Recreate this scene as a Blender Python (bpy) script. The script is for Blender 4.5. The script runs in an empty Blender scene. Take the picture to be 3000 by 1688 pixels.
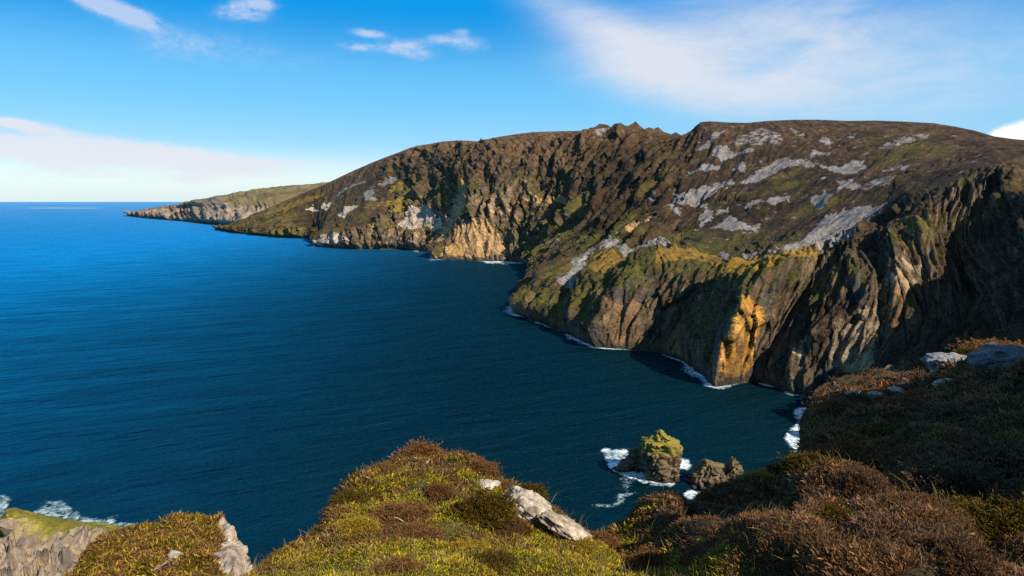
import bpy, math, random
import numpy as np
from mathutils import Vector
random.seed(7)
rng = np.random.default_rng(11)
R = math.radians
SC = bpy.context.scene
COL = SC.collection

# ------------------------------------------------------------------ viewpoint
H = 190.0                       # metres of the viewpoint above the sea
PITCH = R(7.43)
F = 667.0                       # focal length in pixels of a 1024 px wide frame
K = 2575.0 / 1024.0             # survey sheet units per pixel
CP, SP = math.cos(PITCH), math.sin(PITCH)

def at(x, y, Y):
    """survey sheet (x, y) at forward distance Y -> world point (arrays welcome)"""
    x = np.asarray(x, float); y = np.asarray(y, float); Y = np.asarray(Y, float)
    x, y, Y = np.broadcast_arrays(x, y, Y)
    u = (x / K - 512.0) / F; v = (288.0 - y / K) / F
    dy = CP + v * SP; dz = v * CP - SP
    return np.stack([Y * u / dy, Y, H + Y * dz / dy], -1)

def sea_y(y, z=0.0):
    v = (288.0 - np.asarray(y, float) / K) / F
    return (z - H) * (CP + v * SP) / (v * CP - SP)

def sheet(P):
    """world -> survey sheet coordinates"""
    q = P[..., 2] - H
    fwd = P[..., 1] * CP - q * SP
    up = P[..., 1] * SP + q * CP
    fwd = np.where(np.abs(fwd) < 1e-6, 1e-6, fwd)
    return (P[..., 0] / fwd * F + 512) * K, (288 - up / fwd * F) * K

# ------------------------------------------------------------------ noise
_perm = rng.permutation(256); _perm = np.concatenate([_perm, _perm, _perm])
_g = rng.normal(size=(256, 3)); _g /= np.linalg.norm(_g, axis=1)[:, None]
def perlin(x, y, z):
    x, y, z = np.broadcast_arrays(np.asarray(x, float), np.asarray(y, float), np.asarray(z, float))
    xi = np.floor(x).astype(np.int64); yi = np.floor(y).astype(np.int64); zi = np.floor(z).astype(np.int64)
    xf = x - xi; yf = y - yi; zf = z - zi
    u = xf**3 * (xf * (xf * 6 - 15) + 10); v = yf**3 * (yf * (yf * 6 - 15) + 10); w = zf**3 * (zf * (zf * 6 - 15) + 10)
    def c(i, j, k):
        h = _perm[(_perm[(_perm[(xi + i) & 255] + yi + j) & 255] + zi + k) & 255]
        g = _g[h]
        return g[..., 0] * (xf - i) + g[..., 1] * (yf - j) + g[..., 2] * (zf - k)
    def lerp(a, b, t): return a + (b - a) * t
    return 1.6 * lerp(lerp(lerp(c(0,0,0), c(1,0,0), u), lerp(c(0,1,0), c(1,1,0), u), v),
                      lerp(lerp(c(0,0,1), c(1,0,1), u), lerp(c(0,1,1), c(1,1,1), u), v), w)
def fbm(x, y, z, o=4, gain=.5):
    r = 0; a = 1.0; f = 1.0; t = 0
    for i in range(o):
        r = r + a * perlin(x * f + 17.3 * i, y * f + 5.1 * i, z * f + 9.7 * i); t += a
        a *= gain; f *= 2.03
    return r / t
def ridge(x, y, z):  return 1 - 2 * np.abs(perlin(x, y, z))
def sstep(a, b, x):
    t = np.clip((x - a) / (b - a), 0, 1); return t * t * (3 - 2 * t)
_cell = rng.random((4, 65536))
def worley(P, scale=1.0):
    """P (..., k) -> nearest, second nearest distance and a random value of the nearest cell"""
    P = np.stack(np.broadcast_arrays(*P), -1) if isinstance(P, tuple) else P
    k = P.shape[-1]; b = np.floor(P).astype(np.int64); f1 = np.full(P.shape[:-1], 9.); f2 = f1.copy(); idv = np.zeros(P.shape[:-1])
    for o in np.ndindex(*(3,) * k):
        c = b + np.array(o) - 1; h = (c[..., 0] * 7919 + c[..., 1] * 104729 + (c[..., 2] * 50021 if k > 2 else 0)) & 65535
        d = 0
        for a in range(k): d = d + (c[..., a] + _cell[a][h] - P[..., a]) ** 2
        d = np.sqrt(d); near = d < f1
        f2 = np.where(near, f1, np.minimum(f2, d)); f1 = np.where(near, d, f1); idv = np.where(near, _cell[3][h], idv)
    return f1, f2, idv
def mix3(c, d, m): return c + (np.asarray(d) - c) * m[..., None]

# ------------------------------------------------------------------ interpolation and lofts
def pchip(Yk, u):
    """monotone cubic through Yk (n, ...) at integer knots, evaluated at u"""
    Yk = np.asarray(Yk, float); n = len(Yk); d = np.diff(Yk, axis=0); m = np.zeros_like(Yk)
    p = d[:-1] * d[1:]
    s = d[:-1] + d[1:]
    m[1:-1] = np.where(p > 0, 2 * p / np.where(np.abs(s) < 1e-12, 1e-12, s), 0)
    m[0] = d[0]; m[-1] = d[-1]
    i = np.clip(np.floor(u).astype(int), 0, n - 2); t = u - i
    sh = (len(u),) + (1,) * (Yk.ndim - 1); t = t.reshape(sh)
    return ((2*t**3 - 3*t**2 + 1) * Yk[i] + (t**3 - 2*t**2 + t) * m[i] + (-2*t**3 + 3*t**2) * Yk[i+1] + (t**3 - t**2) * m[i+1])
def samples(P, step, lo=2, hi=400):
    """parameter values along axis 0 of P (n, m, 2), spaced by the largest sheet distance of each interval"""
    u = []
    for i in range(len(P) - 1):
        L = np.nanmax(np.hypot(P[i+1, :, 0] - P[i, :, 0], P[i+1, :, 1] - P[i, :, 1]))
        n = int(np.clip(math.ceil(L / step), lo, hi)); u.append(i + np.arange(n) / n)
    u.append([len(P) - 1.0]); return np.concatenate(u)
def grid_normals(P):
    a = np.gradient(P, axis=0); b = np.gradient(P, axis=1)
    n = np.cross(a, b); l = np.linalg.norm(n, axis=-1, keepdims=True); return n / np.maximum(l, 1e-9)

def mesh_obj(name, V, Fc, mat, col=None, parent=None, smooth=True, extra=None):
    V = np.ascontiguousarray(V, np.float32).reshape(-1, 3); Fc = np.ascontiguousarray(Fc, np.int32)
    me = bpy.data.meshes.new(name); k = Fc.shape[1]
    me.vertices.add(len(V)); me.vertices.foreach_set('co', V.ravel())
    me.loops.add(Fc.size); me.loops.foreach_set('vertex_index', Fc.ravel())
    me.polygons.add(len(Fc)); me.polygons.foreach_set('loop_start', np.arange(0, Fc.size, k, dtype=np.int32))
    me.polygons.foreach_set('loop_total', np.full(len(Fc), k, np.int32))
    if smooth: me.polygons.foreach_set('use_smooth', np.ones(len(Fc), bool))
    if col is not None:
        c = np.ones((len(V), 4), np.float32); c[:, :3] = col.reshape(-1, 3)
        a = me.color_attributes.new('Col', 'FLOAT_COLOR', 'POINT'); a.data.foreach_set('color', c.ravel())
    for kx, vx in (extra or {}).items():
        a = me.attributes.new(kx, 'FLOAT', 'POINT'); a.data.foreach_set('value', np.ascontiguousarray(vx, np.float32).ravel())
    me.update(); me.validate()
    if isinstance(mat, (list, tuple)):
        for m_ in mat: me.materials.append(m_)
    else: me.materials.append(mat)
    o = bpy.data.objects.new(name, me); COL.objects.link(o)
    if parent: o.parent = parent
    return o
def quads(ns, nt, wrap=False):
    i = np.arange(ns if wrap else ns - 1)[:, None]; j = np.arange(nt - 1)[None, :]
    a = i * nt + j; b = ((i + 1) % ns) * nt + j
    return np.stack([a, b, b + 1, a + 1], -1).reshape(-1, 4)
def tag(o, label=None, cat=None, group=None, kind=None):
    if label: o['label'] = label
    if cat: o['category'] = cat
    if group: o['group'] = group
    if kind: o['kind'] = kind
    return o
def empty(name, loc):
    o = bpy.data.objects.new(name, None); o.location = loc; o.empty_display_size = .2; COL.objects.link(o); return o

def inside(poly, x, y):
    poly = np.asarray(poly, float); r = np.zeros(x.shape, bool)
    bb = (x > poly[:,0].min()) & (x < poly[:,0].max()) & (y > poly[:,1].min()) & (y < poly[:,1].max())
    xx = x[bb]; yy = y[bb]; q = np.zeros(xx.shape, bool)
    for (x1, y1), (x2, y2) in zip(poly, np.roll(poly, -1, 0)):
        if y1 == y2: continue
        q ^= ((y1 > yy) != (y2 > yy)) & (xx < (x2 - x1) * (yy - y1) / (y2 - y1) + x1)
    r[bb] = q; return r

# ------------------------------------------------------------------ materials
def new_mat(name):
    m = bpy.data.materials.new(name); m.use_nodes = True; nt = m.node_tree
    return m, nt, nt.nodes['Principled BSDF'], nt.nodes['Material Output']
def nd(nt, t, **kw):
    n = nt.nodes.new(t)
    for k, v in kw.items():
        if k.startswith('i_'):
            n.inputs[k[2:].replace('_', ' ')].default_value = v
        else: setattr(n, k, v)
    return n
def attr_mat(name, scales, amp, bump, bscale, rough=.95, spec=.15, trans=0.0):
    """base colour from the mesh's own colour attribute, broken up by noise, with bumps"""
    m, nt, b, out = new_mat(name)
    a = nd(nt, 'ShaderNodeAttribute', attribute_name='Col')
    tc = nd(nt, 'ShaderNodeTexCoord'); L = nt.links.new
    col = a.outputs['Color']
    for s, k in zip(scales, amp):
        n = nd(nt, 'ShaderNodeTexNoise', i_Scale=s, i_Detail=6.0, i_Roughness=.65); L(tc.outputs['Object'], n.inputs['Vector'])
        mr = nd(nt, 'ShaderNodeMapRange'); mr.inputs['From Min'].default_value = .28; mr.inputs['From Max'].default_value = .72
        mr.inputs['To Min'].default_value = 1 - k; mr.inputs['To Max'].default_value = 1 + k
        L(n.outputs['Fac'], mr.inputs['Value'])
        mx = nd(nt, 'ShaderNodeVectorMath', operation='SCALE'); L(col, mx.inputs[0]); L(mr.outputs[0], mx.inputs['Scale']); col = mx.outputs[0]
    L(col, b.inputs['Base Color'])
    b.inputs['Roughness'].default_value = rough; b.inputs['Specular IOR Level'].default_value = spec
    if bump:
        n = nd(nt, 'ShaderNodeTexNoise', i_Scale=bscale, i_Detail=8.0, i_Roughness=.7); L(tc.outputs['Object'], n.inputs['Vector'])
        bp = nd(nt, 'ShaderNodeBump', i_Distance=bump, i_Strength=.9); L(n.outputs['Fac'], bp.inputs['Height']); L(bp.outputs[0], b.inputs['Normal'])
    if trans:
        t = nd(nt, 'ShaderNodeBsdfTranslucent'); L(col, t.inputs['Color'])
        ms = nd(nt, 'ShaderNodeMixShader'); ms.inputs[0].default_value = trans
        L(b.outputs[0], ms.inputs[1]); L(t.outputs[0], ms.inputs[2]); L(ms.outputs[0], out.inputs['Surface'])
    return m
M_CLIFF = attr_mat('cliff_rock_and_heath', (.012, .07, .33), (.28, .42, .55), 5.0, .12)
M_FAR = attr_mat('far_headland_rock', (.006, .03), (.2, .25), 8.0, .04)
M_STACK = attr_mat('sea_stack_rock', (.15, .8), (.3, .35), .8, .6)
M_GROUND = attr_mat('peat_and_moss', (1.5, 9), (.35, .35), .05, 8)
M_CRAG = attr_mat('crag_rock', (.35, 1.6, 6), (.3, .35, .3), .35, 1.3)
M_STONE = attr_mat('lichen_stone', (2.5, 12), (.4, .45), .08, 6)
M_LEAF = attr_mat('heather_and_grass', (3.0,), (.25,), 0, 1, rough=.8, spec=.1, trans=.35)

# ------------------------------------------------------------------ sea
def sea_material():
    m, nt, b, out = new_mat('sea_water'); L = nt.links.new
    geo = nd(nt, 'ShaderNodeNewGeometry')
    # teal inshore, blue offshore; darkening by cliff reflections and shade painted in too
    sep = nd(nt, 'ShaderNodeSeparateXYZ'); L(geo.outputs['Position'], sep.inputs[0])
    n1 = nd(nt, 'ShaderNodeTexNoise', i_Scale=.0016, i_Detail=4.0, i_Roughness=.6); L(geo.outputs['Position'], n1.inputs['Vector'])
    # distance left of the view line, jittered by noise
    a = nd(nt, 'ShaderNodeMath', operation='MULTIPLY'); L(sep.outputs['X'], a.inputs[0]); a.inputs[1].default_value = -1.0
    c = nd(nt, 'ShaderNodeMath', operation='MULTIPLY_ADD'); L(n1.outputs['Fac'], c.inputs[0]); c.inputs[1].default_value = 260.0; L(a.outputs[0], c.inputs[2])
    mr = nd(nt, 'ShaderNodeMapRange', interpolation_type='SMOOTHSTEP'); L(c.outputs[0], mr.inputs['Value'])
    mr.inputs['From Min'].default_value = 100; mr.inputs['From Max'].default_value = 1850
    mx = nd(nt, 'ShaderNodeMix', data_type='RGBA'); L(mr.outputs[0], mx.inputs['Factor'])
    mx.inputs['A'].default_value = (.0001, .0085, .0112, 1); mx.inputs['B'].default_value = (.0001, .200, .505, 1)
    # swell lines and chop
    mp = nd(nt, 'ShaderNodeMapping', vector_type='TEXTURE'); mp.inputs['Rotation'].default_value = (0, 0, R(24)); mp.inputs['Scale'].default_value = (1, .26, 1)
    L(geo.outputs['Position'], mp.inputs['Vector'])
    h = None
    for s, d, k in ((.010, 2, 1.6), (.034, 3, .75), (.12, 4, .25)):
        n = nd(nt, 'ShaderNodeTexNoise', i_Scale=s, i_Detail=float(d), i_Roughness=.6); L(mp.outputs[0], n.inputs['Vector'])
        q = nd(nt, 'ShaderNodeMath', operation='MULTIPLY_ADD'); L(n.outputs['Fac'], q.inputs[0]); q.inputs[1].default_value = k
        if h: L(h, q.inputs[2])
        else: q.inputs[2].default_value = 0
        h = q.outputs[0]
    bp = nd(nt, 'ShaderNodeBump', i_Distance=10.0, i_Strength=1.0); L(h, bp.inputs['Height']); 
    wl = nd(nt, 'ShaderNodeTexNoise', i_Scale=.006, i_Detail=6.0, i_Roughness=.68); L(mp.outputs[0], wl.inputs['Vector'])
    wr = nd(nt, 'ShaderNodeMapRange'); wr.inputs['From Min'].default_value = .3; wr.inputs['From Max'].default_value = .7; wr.inputs['To Min'].default_value = .66; wr.inputs['To Max'].default_value = 1.34; L(wl.outputs['Fac'], wr.inputs['Value'])
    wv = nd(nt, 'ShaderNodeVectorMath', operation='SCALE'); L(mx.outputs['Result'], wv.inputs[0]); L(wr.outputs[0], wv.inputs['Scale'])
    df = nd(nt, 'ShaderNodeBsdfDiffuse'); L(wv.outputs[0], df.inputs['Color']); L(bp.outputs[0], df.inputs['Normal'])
    gl = nd(nt, 'ShaderNodeBsdfGlossy'); gl.inputs['Color'].default_value = (.11, .46, .63, 1); gl.inputs['Roughness'].default_value = .38; L(bp.outputs[0], gl.inputs['Normal'])
    fr = nd(nt, 'ShaderNodeFresnel'); fr.inputs['IOR'].default_value = 1.333; L(bp.outputs[0], fr.inputs['Normal'])
    fm = nd(nt, 'ShaderNodeMath', operation='MULTIPLY'); L(fr.outputs[0], fm.inputs[0]); fm.inputs[1].default_value = .45
    f0 = nd(nt, 'ShaderNodeFresnel'); f0.inputs['IOR'].default_value = 1.333
    fp = nd(nt, 'ShaderNodeMath', operation='POWER'); L(f0.outputs[0], fp.inputs[0]); fp.inputs[1].default_value = 5.0
    fa = nd(nt, 'ShaderNodeMath', operation='MULTIPLY_ADD', use_clamp=True); L(fp.outputs[0], fa.inputs[0]); fa.inputs[1].default_value = .55; L(fm.outputs[0], fa.inputs[2]); fm = fa
    gc = nd(nt, 'ShaderNodeMix', data_type='RGBA'); L(fp.outputs[0], gc.inputs['Factor']); gc.inputs['A'].default_value = (.11, .46, .63, 1); gc.inputs['B'].default_value = (.62, .88, .98, 1); L(gc.outputs['Result'], gl.inputs['Color'])
    ms = nd(nt, 'ShaderNodeMixShader'); L(fm.outputs[0], ms.inputs[0]); L(df.outputs[0], ms.inputs[1]); L(gl.outputs[0], ms.inputs[2]); L(ms.outputs[0], out.inputs['Surface'])
    return m
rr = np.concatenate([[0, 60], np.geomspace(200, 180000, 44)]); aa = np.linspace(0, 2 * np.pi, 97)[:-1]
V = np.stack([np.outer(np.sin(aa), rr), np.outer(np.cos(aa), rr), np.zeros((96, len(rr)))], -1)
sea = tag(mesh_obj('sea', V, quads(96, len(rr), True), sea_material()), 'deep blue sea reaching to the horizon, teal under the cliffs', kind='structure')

# ------------------------------------------------------------------ the cliffs
#          shore(x,y)   then (x,y,Y) of cliff foot slope, mid slope, upper slope, crest ; ct = how far up the rock face reaches
TAB = [
 ((545,578), (552,576,4500), (556,574,4600), (560,572,4700), (565,570,4800), 1.0),
 ((600,587), (600,575,4000), (605,565,4150), (612,556,4350), (618,548,4500), 1.0),
 ((700,597), (700,575,3530), (700,556,3700), (700,535,4000), (700,512,4400), 1.0),
 ((795,601), (795,572,3450), (790,540,3700), (795,500,4000), (800,471,4300), 1.0),
 ((797,620), (810,590,2880), (830,540,3300), (860,480,3800), (880,433,4150), 1.0),
 ((900,627), (905,590,2700), (920,530,3000), (945,450,3500), (970,395,3850), 1.2),
 ((1000,627),(1010,590,2690),(1030,520,2900),(1050,430,3300),(1060,366,3600), 2.4),
 ((1085,632),(1100,575,2640),(1120,500,2760),(1145,420,3000),(1170,354,3400), 2.6),
 ((1095,652),(1120,620,2260),(1162,545,2400),(1180,440,2700),(1230,348,3250), 2.6),
 ((1190,656),(1190,600,2230),(1195,545,2330),(1240,440,2600),(1310,336,3100), 2.6),
 ((1285,658),(1285,600,2200),(1288,540,2330),(1330,430,2550),(1400,332,2950), 2.7),
 ((1325,662),(1345,610,2150),(1370,540,2230),(1410,440,2450),(1490,328,2750), 2.7),
 ((1340,675),(1370,630,1960),(1430,540,2080),(1490,430,2300),(1590,316,2600), 2.5),
 ((1345,692),(1385,640,1760),(1460,560,1830),(1560,440,2050),(1700,332,2450), 2.2),
 ((1333,710),(1390,650,1640),(1490,580,1690),(1620,450,1880),(1728,338,2300), 1.5),
 ((1315,745),(1360,710,1360),(1520,620,1480),(1680,460,1700),(1762,308,2100), 1.0),
 ((1292,785),(1370,730,1170),(1560,630,1300),(1740,470,1560),(1830,306,2050), .9),
 ((1400,828),(1460,720,1045),(1640,620,1220),(1830,460,1480),(1950,304,2020), 1.0),
 ((1500,873),(1620,690,930),(1740,600,1170),(1930,450,1430),(2080,303,1980), 1.05),
 ((1650,886),(1790,705,875), (1880,600,1090),(2050,450,1350),(2200,304,1900), 1.1),
 ((1720,908),(1870,695,832), (1960,610,1000),(2150,450,1260),(2320,310,1750), 1.1),
 ((1800,972),(1930,690,733), (2050,610,900), (2230,450,1150),(2420,322,1600), 1.2),
 ((1895,958),(2040,685,768), (2150,580,900), (2310,450,1070),(2490,340,1450), 1.6),
 ((2000,992),(2120,750,690), (2240,560,830), (2370,450,980), (2560,350,1300), 2.2),
 ((2060,1010),(2230,800,660),(2320,560,760), (2440,450,880), (2640,360,1150), 2.6),
 ((2052,1050),(2390,850,615),(2420,620,740), (2510,470,830), (2720,380,1000), 3.0),
 ((2040,1110),(2520,900,545),(2600,650,600), (2690,500,650), (2900,400,800), 3.0),
 ((2200,1190),(2700,950,450),(2850,700,460), (2950,550,500), (3100,450,600), 3.0),
 ((2500,1300),(3000,1000,330),(3300,700,340),(3400,500,360), (3600,350,420), 3.0),
]
SKY = np.array([(540,572),(565,570),(600,557),(650,533),(700,512),(760,486),(800,471),(830,457),(880,433),(930,411),(970,395),(1000,384),(1030,372),(1050,366),(1080,362),(1110,356),(1150,353),(1185,354),(1205,357),(1225,350),(1260,343),(1300,337),(1340,332),(1400,330),(1450,329),(1488,328),(1497,319),(1508,311),(1528,314),(1538,321),(1545,311),(1562,309),(1574,318),(1586,315),(1598,305),(1608,315),(1620,325),(1632,320),(1645,324),(1655,319),(1668,331),(1690,338),(1700,332),(1712,340),(1728,341),(1738,329),(1748,318),(1762,307),(1785,305),(1830,308),(1880,309),(1930,304),(2000,301),(2060,301),(2130,304),(2200,303),(2280,306),(2350,310),(2400,318),(2450,328),(2500,343),(2550,350),(2600,354),(2700,378),(2900,400),(3600,350)], float)
def cliffs():
    nc = len(TAB)
    T = np.zeros((nc, 5, 3)); ct = np.array([c[5] for c in TAB])
    for i, c in enumerate(TAB):
        T[i, 0] = (c[0][0], c[0][1], sea_y(c[0][1]))
        for j in range(4): T[i, j + 1] = c[j + 1]
    us = samples(T[..., :2], 2.6, 6, 170); ns = len(us)
    S = pchip(T, us); ct = pchip(ct, us)
    lin = np.stack([np.stack([np.interp(us, np.arange(nc), T[:, j, k]) for k in range(3)], -1) for j in range(3)], 1)
    S[:, :2] = .15 * S[:, :2] + .85 * lin[:, :2]; S[:, 2] = .5 * S[:, 2] + .5 * lin[:, 2]
    S[:, 4, 1] = np.interp(S[:, 4, 0], SKY[:, 0], SKY[:, 1])
    P = at(S[..., 0], S[..., 1], S[..., 2])                        # (ns,5,3)
    out = P[:, 4] - np.array([0, 0, H]); out[:, 2] = 0; out /= np.linalg.norm(out, axis=1)[:, None]
    sl = (P[:, 4, 2] - P[:, 3, 2]) / np.linalg.norm(P[:, 4, :2] - P[:, 3, :2], axis=1)
    b1 = P[:, 4] + out * 60; b1[:, 2] = P[:, 4, 2] - 6
    b2 = P[:, 4] + out * 420; b2[:, 2] = P[:, 4, 2] * .82 - 10
    b3 = P[:, 4] + out * 1500; b3[:, 2] = P[:, 4, 2] * .35
    u0 = P[:, 0].copy(); u0[:, 1] -= 14; u0[:, 2] = -22
    full = np.stack([u0] + [P[:, j] for j in range(5)] + [b1, b2, b3], 1)   # rows 0..8 ; shore = row 1
    tt = np.concatenate([[0, .5], 1 + samples(np.swapaxes(S[..., :2], 0, 1), 2.6, 8, 140), [5.25, 5.5, 5.75, 6, 6.25, 6.5, 6.75, 7, 7.5, 8]])
    G = np.swapaxes(pchip(np.swapaxes(full, 0, 1), tt), 0, 1)        # (ns,nt,3)
    nt_ = len(tt); tv = tt[None, :] - 1 + 0 * us[:, None]            # 0 = shore, 4 = crest
    N = grid_normals(G)
    N = np.where((N[..., 2:3] < 0), -N, N)
    sx, sy = sheet(G)
    # along-shore and up-slope lengths in metres
    al = np.concatenate([[0], np.cumsum(np.linalg.norm(np.diff((P[:, 0] + P[:, 1] + P[:, 2]) / 3, axis=0), axis=1))])[:, None] + 0 * tv
    up = np.concatenate([np.zeros((ns, 1)), np.cumsum(np.linalg.norm(np.diff(G, axis=1), axis=2), 1)], 1)
    dist = G[..., 1]
    x, y, z = G[..., 0], G[..., 1], G[..., 2]
    ctg = ct[:, None] + .25 * perlin(al / 110, 3.3, 0) + .12 * perlin(al / 35, 8.8, 0)
    rock = 1 - sstep(ctg - .12, ctg + .22, tv)
    crest = 1 - sstep(3.5, 3.95, tv)                               # keeps the skyline where it is
    wa = fbm(al / 170, up / 520, 3.1, 3) * .8
    big = ridge(al / 120 + wa * .7, up / 520, 1.0)
    med = ridge(al / 46 + wa * 1.4, up / 240, 4.0)
    sml = ridge(al / 17 + wa * 2, up / 90, 7.0)
    sc = np.clip(dist / 1300, .95, 1.6)
    blocks = fbm(al / 20 + wa, up / 95, 5.5 + wa, 5, .62)
    ledge = perlin(al / 60, up / 60 + wa, 2.2)
    sk = al + .30 * up
    a1, a2, ai = worley((sk / 40 + wa, up / 160 + .3 * wa)); b1_, b2_, bi = worley((sk / 15 + wa, up / 66)); c1_, c2_, ci = worley((sk / 6.5, up / 24 + wa))
    crack = np.maximum(sstep(.12, .0, b2_ - b1_), .7 * sstep(.12, 0, a2 - a1))
    facet = (ai - .5) * 15 + (bi - .5) * 8.5 + (ci - .5) * 4.2 - 2.2 * crack + 5 * (bi - .5) * np.sin(sk / 15) + 4 * (ai - .5) * np.sin(up / 40)
    hgt = rock * (sc * (13 * big + 11 * med * (.35 + 1.1 * sstep(-.25, .3, fbm(al / 80, up / 130, 31., 2))) + 5.5 * sml * (.3 + 1.2 * sstep(-.2, .3, fbm(al / 40, up / 60, 35., 2)))) + .8 * facet * sc + 6 * blocks + 1.0 * ledge + 4 * ridge(al / 10 + wa * 2 + up / 90, up / 50, 9.) + 3.5 * fbm(al / 6 + up / 40, up / 18, 2.5, 3, .6))
    soft = 1 - rock
    calm = np.zeros(sx.shape)
    for jx in (-8, 0, 8):
        for jy in (-6, 0, 6):
            for p in ([(1094,652),(1157,575),(1197,555),(1231,561),(1264,608),(1281,641),(1227,651)], [(1157,461),(1174,458),(1184,505),(1187,528),(1164,551),(1141,578),(1124,608),(1091,625),(1111,575),(1134,541)], [(1001,567),(1034,524),(1077,511),(1097,537),(1104,557),(1091,577),(1037,577)]):
                calm += inside(p, sx + jx, sy + jy) / 9.0
    calm = np.clip(calm, 0, 1)
    hgt = hgt * (1 - .62 * calm)
    hgt = hgt + soft * crest * (8 * ridge(al / 150 + wa, up / 600, 12.) + 3.6 * ridge(al / 52 + wa, up / 330, 15.) + 1.6 * ridge(al / 19 + wa, up / 120, 18.) + 6 * fbm(x / 130, y / 130, z / 130, 5, .55) + 2.2 * blocks + (.07 + sstep(.05, .4, fbm(x / 170, y / 170, 8.8, 3)) * .42) * facet)
    # the middle cliffs keep gullies running to the crest
    midw = sstep(900, 1080, sx) * (1 - sstep(1640, 1800, sx)) * crest
    hgt = hgt + midw * soft * sc * (13 * ridge(al / 95 + wa * .8, up / 700, 21.) + 8 * ridge(al / 40 + wa, up / 350, 23.) + 3 * blocks + .75 * facet) * (1 - .6 * calm)
    hgt = hgt - 6 * rock
    hgt = hgt * sstep(-.6, .25, tv) * (.25 + .75 * sstep(0, .35, tv)) * np.clip(crest + .10, 0, 1)
    hgt = np.where(tv > 4.3, hgt * .0 + 3 * wa, hgt)
    def blur(A, n, ax):
        A = np.moveaxis(A, ax, 0); q = np.cumsum(np.concatenate([np.zeros((1,) + A.shape[1:]), np.pad(A, [(n, n)] + [(0, 0)] * (A.ndim - 1), 'edge')]), 0)
        return np.moveaxis((q[2 * n + 1:] - q[:-2 * n - 1])[:len(A)] / (2 * n + 1), 0, ax)
    Nh = blur(blur(blur(N, 26, 0), 26, 0), 10, 1); Nh[..., 2] *= .55; Nh /= np.linalg.norm(Nh, axis=-1, keepdims=True)
    D = G + Nh * hgt[..., None]
    # ---------------------------------------------------------------- what grows and lies where
    Nd = grid_normals(D); Nd = np.where(Nd[..., 2:3] < 0, -Nd, Nd)
    wx = sx + 7 * perlin(sx / 16, sy / 9, 0) + 4 * perlin(sx / 6, sy / 4, 5); wy = sy + 4 * perlin(sx / 16, sy / 9, 9) + 2.2 * perlin(sx / 6, sy / 4, 3)
    def mask(polys, z0, k=.3332):
        m = np.zeros(sx.shape, bool)
        for p in polys:
            m |= inside([(z0[0] + k * a, z0[1] + k * b) for a, b in p], wx, wy)
        return m.astype(float) * (tv < 4.05)
    Z1, Z2, Z3, Z4, Z5 = (257.5, 257.5), (944.1, 274.7), (1716.7, 274.7), (1244.5, 600.8), (1716.7, 600.8)
    n1 = fbm(x / 240, y / 240, z / 240, 5, .6); n2 = fbm(x / 60 + 40, y / 60, z / 60, 5, .6); n3 = fbm(x / 18, y / 18 + 9, z / 18, 4, .6)
    n4 = fbm(al / 30, up / 200, 3, 4, .6)
    cellv = (.55 * bi + .45 * ci)
    c = np.zeros(D.shape) + np.array((.052, .031, .017))
    c = mix3(c, (.024, .018, .012), sstep(-.1, .4, n1))
    c = mix3(c, (.050, .042, .010), sstep(.02, .4, n2) * .9)
    c = mix3(c, (.095, .050, .022), sstep(.1, .5, -n2) * .75)
    c = mix3(c, (.16, .085, .04), sstep(2.9, 3.9, tv + .5 * n2) * sstep(-.2, .3, n1 + .3) * .35)
    stk = fbm(sk / 9, up / 80, 12.7, 4, .6); c = c * np.clip(.80 + .75 * stk + .5 * (ci - .5) + .6 * n3, .3, 1.9)[..., None]
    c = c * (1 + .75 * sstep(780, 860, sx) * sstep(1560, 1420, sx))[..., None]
    c = mix3(c, (.085, .068, .014), sstep(.02, .3, fbm(x / 150 + 9, y / 150, 2.2, 5, .62)) * (1 - rock) * .75 * sstep(3.9, 3.2, tv))
    # rock shows where it is steep
    steep = sstep(.72, .45, Nd[..., 2] + .12 * n3)
    rk = np.zeros(D.shape) + np.array((.115, .078, .048))
    rk = mix3(rk, (.055, .050, .046), sstep(-.05, .4, n4))
    rk = mix3(rk, (.24, .16, .095), sstep(.15, .5, -n4 + .3 * n3))
    rk = mix3(rk, (.20, .095, .028), sstep(.2, .55, n2 - .2 * n4) * .8)
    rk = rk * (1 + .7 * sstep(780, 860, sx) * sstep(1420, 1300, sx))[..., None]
    rk = rk * (.55 + .9 * cellv)[..., None]; rk = mix3(rk, (.028, .024, .020), crack * .75)
    c = mix3(c, rk, np.clip(steep * (.55 + .45 * rock), 0, 1) * sstep(3.98, 3.6, tv))
    # green on the ledges of the cliffs
    c = mix3(c, (.082, .076, .012), rock * sstep(.5, .78, Nd[..., 2]) * sstep(-.25, .25, n2) * (.75 - .5 * sstep(2050, 2250, sx)))
    c = mix3(c, (.075, .068, .014), sstep(1330, 1420, sx) * sstep(2100, 1900, sx) * sstep(560, 640, sy) * (1 - steep) * sstep(-.2, .3, n2 + .2) * .6)
    # far left slopes are grassier
    c = mix3(c, (.15, .105, .024), sstep(800, 700, sx) * sstep(-.1, .3, n2 + .15) * .8)
    grass = mask([[(1250,140),(1400,120),(1700,120),(1740,180),(1700,260),(1620,210),(1500,180),(1400,210),(1230,230)],
                  [(1680,350),(1760,260),(1850,190),(2000,170),(2200,160),(2430,130),(2430,210),(2200,220),(2050,270),(1900,330)],
                  [(750,300),(800,200),(900,170),(1050,190),(1000,240),(850,300)]], Z4)
    c = mix3(c, (.235, .135, .022), grass * (.72 + .3 * n2))
    g2 = mask([[(1970,800),(2050,770),(2200,760),(2330,700),(2340,760),(2260,860),(2190,840),(2130,790),(2050,820)],
               [(1100,880),(1300,820),(1500,740),(1690,680),(1700,700),(1450,800),(1250,860)],
               [(2200,640),(2250,600),(2290,640),(2250,690),(2150,700)]], Z1)
    c = mix3(c, (.22, .14, .024), g2 * np.clip(.55 + 1.1 * n3, 0, .9))
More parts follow.
